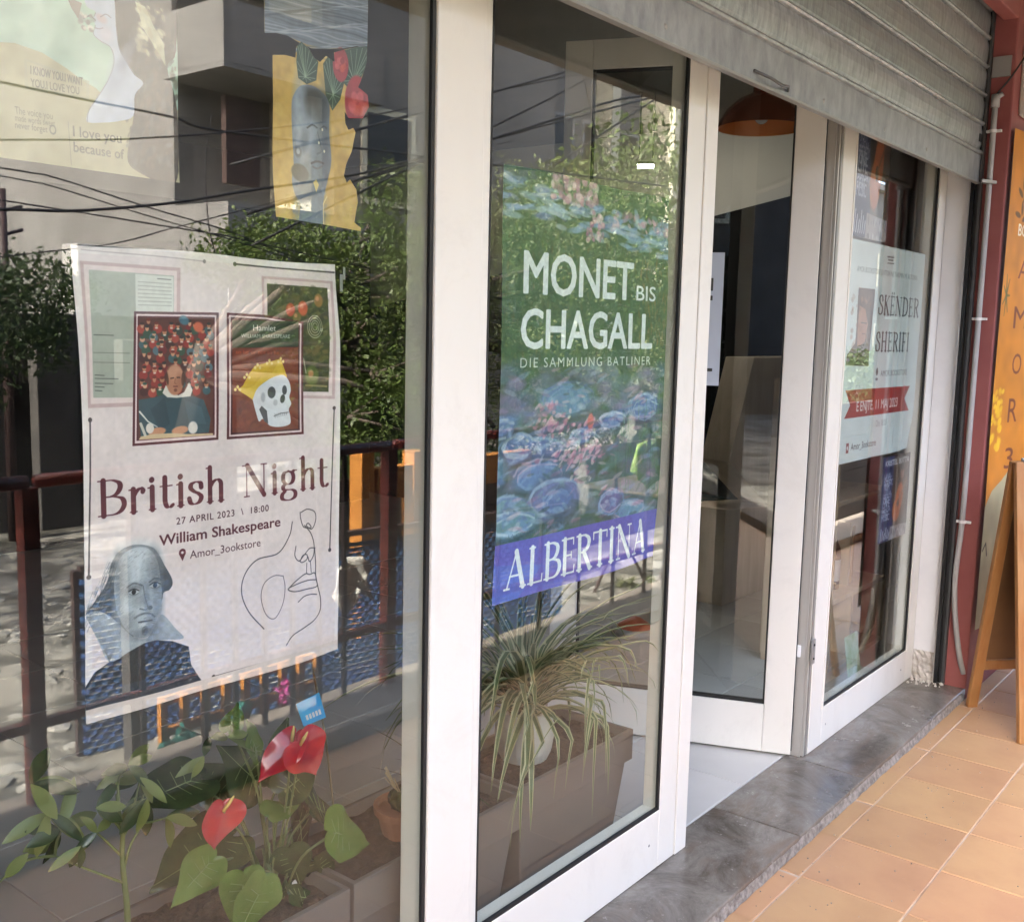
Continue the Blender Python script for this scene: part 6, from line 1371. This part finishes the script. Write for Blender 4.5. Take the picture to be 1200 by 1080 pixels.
# trees
def tree(x, y, z0, trunk_h, vols, n, leaf, m, label, seed, r=.12, cat='tree', group='trees across the street'):
    t = empty('street_tree', (x, y, z0), label, cat, group)
    bm = bmesh.new(); g = random.Random(seed); tube(bm, [(0, 0, 0), (g.uniform(-.1, .1), 0, trunk_h * .5), (g.uniform(-.15, .15), .05, trunk_h)], r, 10, r * .6)
    for (c, rr) in vols:
        a = Vector((0, 0, trunk_h * .85)); b_ = Vector(c); tube(bm, [a, (a + b_) / 2 + Vector((g.uniform(-.2, .2), g.uniform(-.2, .2), .1)), b_], r * .45, 6, r * .12)
        for k in range(4):
            d = Vector((g.gauss(0, 1), g.gauss(0, 1), g.gauss(0, .8))).normalized(); tube(bm, [b_ * .8 + a * .2, b_ + Vector((d.x * rr[0], d.y * rr[1], d.z * rr[2])) * .8], r * .14, 5, r * .04)
    link('trunk', bm, M_BARK, t, smooth_=True)
    me = leafcloud(n, vols, leaf, seed); me.materials.append(m); o = bpy.data.objects.new('crown', me); C.objects.link(o); o.parent = t; return t
def V(u, v, y, base, rad):       # crown volume centre measured in the glazing
    p = RY(u, v, y); return ((p[0] - base[0], p[1] - base[1], p[2] - base[2]), rad)
ba = (5.2, -6.2, -.25)
tree(*ba, 1.6, [V(345, 320, 6.6, ba, (.75, .7, .55)), V(430, 330, 6.2, ba, (.75, .8, .6)), V(480, 440, 5.6, ba, (.5, .6, .5)), V(410, 450, 6.4, ba, (.7, .7, .5)), V(300, 300, 7.2, ba, (.6, .6, .4)), V(465, 260, 6.6, ba, (.6, .6, .6)), V(500, 340, 6.0, ba, (.5, .6, .6)), V(430, 530, 6.0, ba, (.7, .7, .4)), V(380, 370, 6.4, ba, (.7, .7, .5)), V(440, 400, 6.0, ba, (.6, .6, .5)), V(450, 500, 5.6, ba, (.6, .6, .5)), V(400, 540, 5.8, ba, (.6, .6, .4)), V(500, 480, 5.6, ba, (.5, .6, .5))], 34000, .06, M_LEAF[0], 'bright green leafy tree right of the pale house, mirrored beside the gold cut-out', 1)
ba = (8.0, -6.6, -.25)
tree(*ba, 2.2, [V(600, 330, 6.4, ba, (.8, .8, .9)), V(680, 300, 6.2, ba, (.9, .8, .9)), V(740, 340, 6.4, ba, (.8, .8, .9)), V(640, 440, 6.0, ba, (1.0, .8, .8)), V(730, 460, 6.0, ba, (.9, .8, .8)), V(610, 540, 5.5, ba, (.7, .7, .6)), V(790, 380, 6.6, ba, (.9, .8, 1.0)), V(850, 420, 6.6, ba, (1.2, .9, 1.2)), V(590, 250, 6.6, ba, (.5, .6, .5)), V(640, 245, 7, ba, (.6, .6, .35)), V(720, 235, 6.8, ba, (.7, .6, .4))], 44000, .06, M_LEAF[2], 'wide olive green tree mirrored behind the water lily poster', 2)
ba = (9.6, -8.8, -.25)
tree(*ba, 2.6, [V(715, 215, 9.0, ba, (.8, .8, .55)), V(760, 190, 9.2, ba, (.7, .7, .45)), V(660, 215, 9.0, ba, (.5, .5, .4))], 2600, .10, M_LEAF[2], 'thin leaved olive tree before the block with cream pillars', 3)
ba = (2.3, -6.6, -.25)
tree(*ba, 1.4, [V(15, 350, 6.4, ba, (.62, .6, .32)), V(50, 340, 6.6, ba, (.5, .5, .22)), V(-40, 380, 6.4, ba, (.8, .6, .5))], 5200, .055, M_LEAF[1], 'dark tree in front of the old wall, mirrored at far left', 4, .09)
ba = (14.5, -7.5, -.25); tree(*ba, 2.4, [((0, 0, 3.6), (2.2, 1.8, 1.6)), ((1.8, 0, 3.0), (1.5, 1.5, 1.3)), ((-1.5, .3, 3.0), (1.3, 1.4, 1.1))], 9000, .12, M_LEAF[0], 'bright street tree farthest right, mirrored in the narrow window', 6, .16)
ba = (-2.2, -5.7, -.25); tree(*ba, 2.6, [((0, 0, 3.6), (2.2, 1.8, 1.6)), ((1.8, 0, 3.0), (1.5, 1.5, 1.3))], 5000, .12, M_LEAF[2], 'olive street tree farthest left, outside the mirrored view', 7, .16)
# climbing plant on the cream pillar
# dark old wall and house with balcony
wl_ = empty('boundary_wall', (2.0, -7.4, -.25), 'old dark boundary wall across the street', 'wall'); po = Vector(wl_.location)
xr_ = float(RY(268, 450, 7.4)[0]); bx('wall', -8 - po.x, xr_ - po.x, -.15, .15, 0, 1.58 + .25, M_DWALL, wl_, .01)
for u in (62, 160): x = float(RY(u, 450, 7.2)[0]); bx('pier', x - .18 - po.x, x + .18 - po.x, .151, .30, 0, 1.62, mat('wall_pier_render', (.12, .11, .10), .9, 0, (.08, .075, .07), 3), wl_, .01)
bx('gate_opening', float(RY(10, 450, 7.2)[0]) - po.x, float(RY(48, 450, 7.2)[0]) - po.x, .151, .17, 0, 1.25, M_BLACK, wl_)
# pale house: sunlit side wall, balcony at the corner
HB = empty('pale_house', (9.2, -12, -.25), 'pale sunlit house with a corner balcony, mirrored at upper left', 'house'); po = Vector(HB.location)
Xc = float(RY(268, 200, 10)[0]); yc = -10.0
def zy(v, u=268, y=10): return float(RY(u, v, y)[2])
def hb(n, x0, x1, y0, y1, z0, z1, m, **k): return bx(n, x0 - po.x, x1 - po.x, y0 - po.y, y1 - po.y, z0 - po.z, z1 - po.z, m, HB, **k)
# side wall plane x = Xw; positions along y from the ray / plane crossing
Xw = Xc
def yat(u, x=Xw): return float(RX(u, 300, x)[1])
ylog = yat(206)
hb('side_wall', Xw, Xw + .3, -40, ylog, -.25, 9.5, M_CONC)
hb('lower_wall', Xw, Xw + 6, ylog, yc, -.25, zy(235), M_CONC)
hb('loggia_back_wall', Xw + 1.6, Xw + 1.8, ylog, yc - .251, zy(235), 9.5, M_CREAM); hb('added_shade_slab', Xw - .6, Xw + 2.6, ylog, yc + .6, zy(2) + 1.0, zy(2) + 2.2, M_CONC2); hb('loggia_end_wall', Xw + .3, Xw + 1.6, ylog - .2, ylog, zy(235), 9.5, M_CONC2)  # upper slab is added out of view to shade the loggia back wall
hb('front_wall', Xw + 1.8, Xw + 7, yc - .25, yc, zy(235), 9.5, M_CONC2); hb('balcony_slab', Xw - .15, Xw + 2.6, ylog, yc + .15, zy(82), zy(76), M_CONC)
hb('balcony_parapet', Xw - .15, Xw - .03, ylog, yc + .15, zy(75.5), zy(2), M_CONC); hb('balcony_parapet', Xw - .029, Xw + 2.6, yc + .03, yc + .15, zy(75.5), zy(2), M_CONC2)
hb('shutter_panel', Xw + .35, Xw + .9, yc - .6, yc - .5, zy(235) + .3, zy(100), mat('brick_red_shutter', (.06, .035, .028), .7), )
hb('roof_slab', Xw - .2, Xw + 7, -40, yc + .1, 9.5, 9.75, M_CONC)
x_ = Xw + 2.3
for zz in (3.3, 6.3):
    f = hb('window', x_, x_ + 1.1, yc + .001, yc + .04, zz, zz + 1.4, M_CREAM); bm = bmesh.new(); box(bm, -.45, .45, .021, .03, .1, 1.3); link('pane', bm, M_BLACK, f)
# lower white wall block behind the left tree
o = bx('white_garden_wall', float(RY(92, 300, 8.6)[0]), float(RY(268, 300, 8.6)[0]), -8.9, -8.6, -.25, float(RY(180, 292, 8.6)[2]), mat('bright_render', (.50, .485, .45), .9, 0, (.42, .41, .38), 2), None, .01); tag(o, 'bright rendered garden wall below the pale house', 'wall')
# grey block to its right
GB = empty('grey_block', (12, -14, -.25), 'grey apartment block with cream pillars, mirrored in the door glazing', 'apartment block'); po = Vector(GB.location); yg = -13.0
def gb(n, x0, x1, y0, y1, z0, z1, m, parent=None, **k): return bx(n, x0 - po.x, x1 - po.x, y0 - po.y, y1 - po.y, z0 - po.z, z1 - po.z, m, GB, **k)
gb('wall', 12.6, 40, yg - 6, yg, -.25, 12, M_CONC2)
for u0, u1, dp in ((603, 632, .75), (700, 718, .5), (752, 792, 1.0)):
    x0 = float(RY(u1, 150, 13 - dp)[0]); gb('pillar', x0, x0 + .35, yg + .001, yg + dp, -.25, 12, M_CREAM)
for u0, u1 in ((638, 672), (682, 698), (722, 748)):
    for z0 in (1.0, 4.2, 7.4):
        x0, x1 = float(RY(u0, 150, 13)[0]), float(RY(u1, 150, 13)[0]); f = gb('window', x0, x1, yg + .001, yg + .05, z0, z0 + 2.2, mat('window_frame_grey', (.3, .3, .3), .6)); hw = (x1 - x0) / 2 - .08; bm = bmesh.new(); box(bm, -hw, hw, .026, .035, .08, 2.12); link('pane', bm, M_GLASSD if 'M_GLASSD' in globals() else M_BLACK, f)
for u0 in (430, 475):
    for z0 in (3.5, 6.8):
        x0 = float(RY(u0, 150, 13)[0]); f = gb('window', x0, x0 + .8, yg + .001, yg + .05, z0, z0 + 1.6, MATS['window_frame_grey']); bm = bmesh.new(); box(bm, -.33, .33, .026, .035, .08, 1.52); link('pane', bm, M_BLACK, f)
gb('roof_edge', 12.4, 40.2, yg - 6.2, yg + .6, 12.001, 12.3, M_CREAM)
# further houses so that the street goes on
for i, (x0, x1, y, h, m, lb) in enumerate(((-30, -14, -16, 7, M_CONC2, 'grey low house down the street at far left'), (-13, 2, -22, 9, M_CONC, 'pale house behind the old wall'), (42, 60, -15, 8, M_CONC, 'pale house down the street at far right'))):
    t = empty('far_house', ((x0 + x1) / 2, y, -.25), lb, 'house', 'houses down the street'); bx('wall', -(x1 - x0) / 2, (x1 - x0) / 2, -8, 0, 0, h, m, t); bx('roof', -(x1 - x0) / 2 - .3, (x1 - x0) / 2 + .3, -8.3, .3, h + .001, h + .25, m, t)
    for k in range(int((x1 - x0) / 3)):
        for z in (1, 4): 
            if z + 1.5 < h: f = bx('window', -(x1 - x0) / 2 + 1 + k * 3, -(x1 - x0) / 2 + 2.2 + k * 3, .001, .05, z, z + 1.4, M_CREAM, t); bm = bmesh.new(); box(bm, -.5, .5, .026, .035, .1, 1.3); link('pane', bm, M_BLACK, f)
t = empty('sky_block_house', (-19, -8.5, -.25), 'tall dark house added behind the viewer to block the bright sky', 'house', 'houses down the street'); bx('wall', -3, 3, -7, 5.6, 0, 8.5, M_DWALL, t); bx('roof', -3.3, 3.3, -7.3, 5.9, 8.501, 8.75, M_CONC2, t)  # unseen house added so the open leaf mirrors dark wall, not sky
for k in range(4):
    for z in (1, 4.2): f = bx('window', 3.001, 3.05, -6 + k * 3, -4.8 + k * 3, z, z + 1.5, M_CREAM, t); bm = bmesh.new(); box(bm, .026, .035, -.5, .5, .1, 1.4); link('pane', bm, M_BLACK, f)
# vine on the first cream pillar
x0 = float(RY(617, 150, 12.4)[0]); vn = empty('climbing_vine', (x0, yg + .56, -.25), 'climbing vine trailing down the cream pillar', 'vine')
vols = [((rnd.uniform(-.12, .12), 0, z), (.14, .08, .22)) for z in np.arange(2.4, 6.4, .38)]
me = leafcloud(900, vols, .15, 21); me.materials.append(M_LEAF[1]); o = bpy.data.objects.new('foliage', me); C.objects.link(o); o.parent = vn
bm = bmesh.new(); tube(bm, [(0, -.03, 0), (.05, -.03, 2), (-.04, -.03, 4.2), (0, -.03, 6.3)], .03, 6); link('stem', bm, M_BARK, vn)
# pole and cables
pp = RY(9, 430, 6.9); UP = empty('utility_pole', (pp[0], pp[1], -.25), 'slim dark utility pole with crossarm, mirrored at the far left edge', 'utility pole'); ztop = float(RY(9, 222, 6.9)[2]) + .25
bm = bmesh.new(); tube(bm, [(0, 0, 0), (0, 0, ztop)], .045, 10, .035); link('pole', bm, M_BAR, UP, smooth_=True)
for dz, s in ((.12, 1), (.3, 1), (.45, -1)): bm = bmesh.new(); tube(bm, [(-.16 * s, 0, ztop - dz - .1), (.16 * s, 0, ztop - dz)], .015, 6); link('crossarm', bm, M_BAR, UP)
CG = 'overhead cables across the street'
cab = [((-10, 94), (512, 185), 5.2, .010, 'topmost thick cable crossing the mirrored poster of the woman', [(100, 117), (205, 138), (262, 154)]),
       ((-10, 164), (512, 120), 5.0, .007, 'thin cable rising right across the pale house front', [(150, 163), (300, 152), (420, 138)]),
       ((-10, 195), (330, 296), 5.6, .006, 'first of two sagging cables below the green poster', [(60, 207), (170, 242), (268, 271)]),
       ((-10, 204), (300, 290), 5.8, .005, 'second of two sagging cables below the green poster', [(60, 218), (170, 252), (268, 280)]),
       ((-10, 245), (512, 180), 5.4, .011, 'heavy cable rising to the right from the utility pole', [(88, 247), (200, 238), (300, 222), (420, 204)]),
       ((-10, 233), (290, 282), 6.0, .006, 'cable running down right from the pole crossarm', [(100, 250), (200, 266), (268, 277)]),
       ((10, 300), (270, 250), 6.2, .005, 'thin cable above the bright garden wall', [(130, 286), (200, 268)]),
       ((578, 108), (650, 88), 4.8, .011, 'short cable at the upper left of the door glazing', []),
       ((575, 150), (690, 92), 5.0, .010, 'steep cable rising right across the cream pillar', [(640, 118)]),
       ((575, 163), (770, 110), 5.2, .012, 'thick cable crossing the mirrored pillars', [(650, 140), (720, 118)]),
       ((660, 187), (765, 118), 5.6, .011, 'slanting cable right of the cream pillar', []),
       ((685, 95), (705, 190), 6.0, .009, 'steep cable hanging in front of the grey windows', []),
       ((246, 150), (253, 300), 6.0, .005, 'thin drop cable hanging by the balcony', [(241, 190), (244, 260)])]
for i, (a, b_, y, r, lb, mid) in enumerate(cab):
    P = [RY(*q, y) for q in [a] + mid + [b_]]
    e0 = P[0] + (P[0] - P[1]) / np.linalg.norm(P[0] - P[1]) * (3 if i not in (10, 11, 12) else .1); e1 = P[-1] + (P[-1] - P[-2]) / np.linalg.norm(P[-1] - P[-2]) * (4 if i not in (10, 11, 12) else .1)
    bm = bmesh.new(); tube(bm, [tuple(q) for q in smooth([e0] + P + [e1], 4)], r, 6); tag(link('overhead_cable', bm, M_WIRE, smooth_=True), lb, 'cable', CG)
# weeds and stones on the gravel
bm = bmesh.new(); g = random.Random(8)
for i in range(900):
    x = g.uniform(-1, 6); y = g.uniform(-6.5, -1.9); s = g.uniform(.01, .055) * (1.7 if i % 40 == 0 else 1); bmesh.ops.create_icosphere(bm, subdivisions=1, radius=s, matrix=Matrix.Translation((x, y, -.25)) @ Matrix.Diagonal((g.uniform(.8, 1.6), g.uniform(.8, 1.4), .6, 1)))
M_STN2 = None
tag(link('loose_stones', bm, mat('pale_stone', (.36, .345, .31), .9, 0, (.25, .24, .21), 9)), 'loose stones on the gravel street', 'stones', kind='stuff')
me = leafcloud(2600, [((g.uniform(-3, 9), -1.95 - abs(g.gauss(0, .5)), -.22), (.3, .12, .05)) for _ in range(14)], .05, 77, 3.5); me.materials.append(M_LEAF[2]); o = bpy.data.objects.new('weeds', me); C.objects.link(o); tag(o, 'low weeds growing along the kerb', 'weeds', kind='stuff')

# ------------------------------------------------------------------ put every empty at the base of its thing
bpy.context.view_layer.update()
for r in [o for o in C.objects if o.type == 'EMPTY' and o.parent is None and tuple(o.location) == (0.0, 0.0, 0.0)]:
    mn = Vector((1e9,) * 3); mx = Vector((-1e9,) * 3)
    for c in r.children:
        for k in c.bound_box:
            w = Matrix.Translation(c.location) @ Vector(k); mn = Vector(map(min, mn, w)); mx = Vector(map(max, mx, w))
    ctr = Vector(((mn.x + mx.x) / 2, (mn.y + mx.y) / 2, mn.z)); r.location = ctr
    for c in r.children: c.location = c.location - ctr
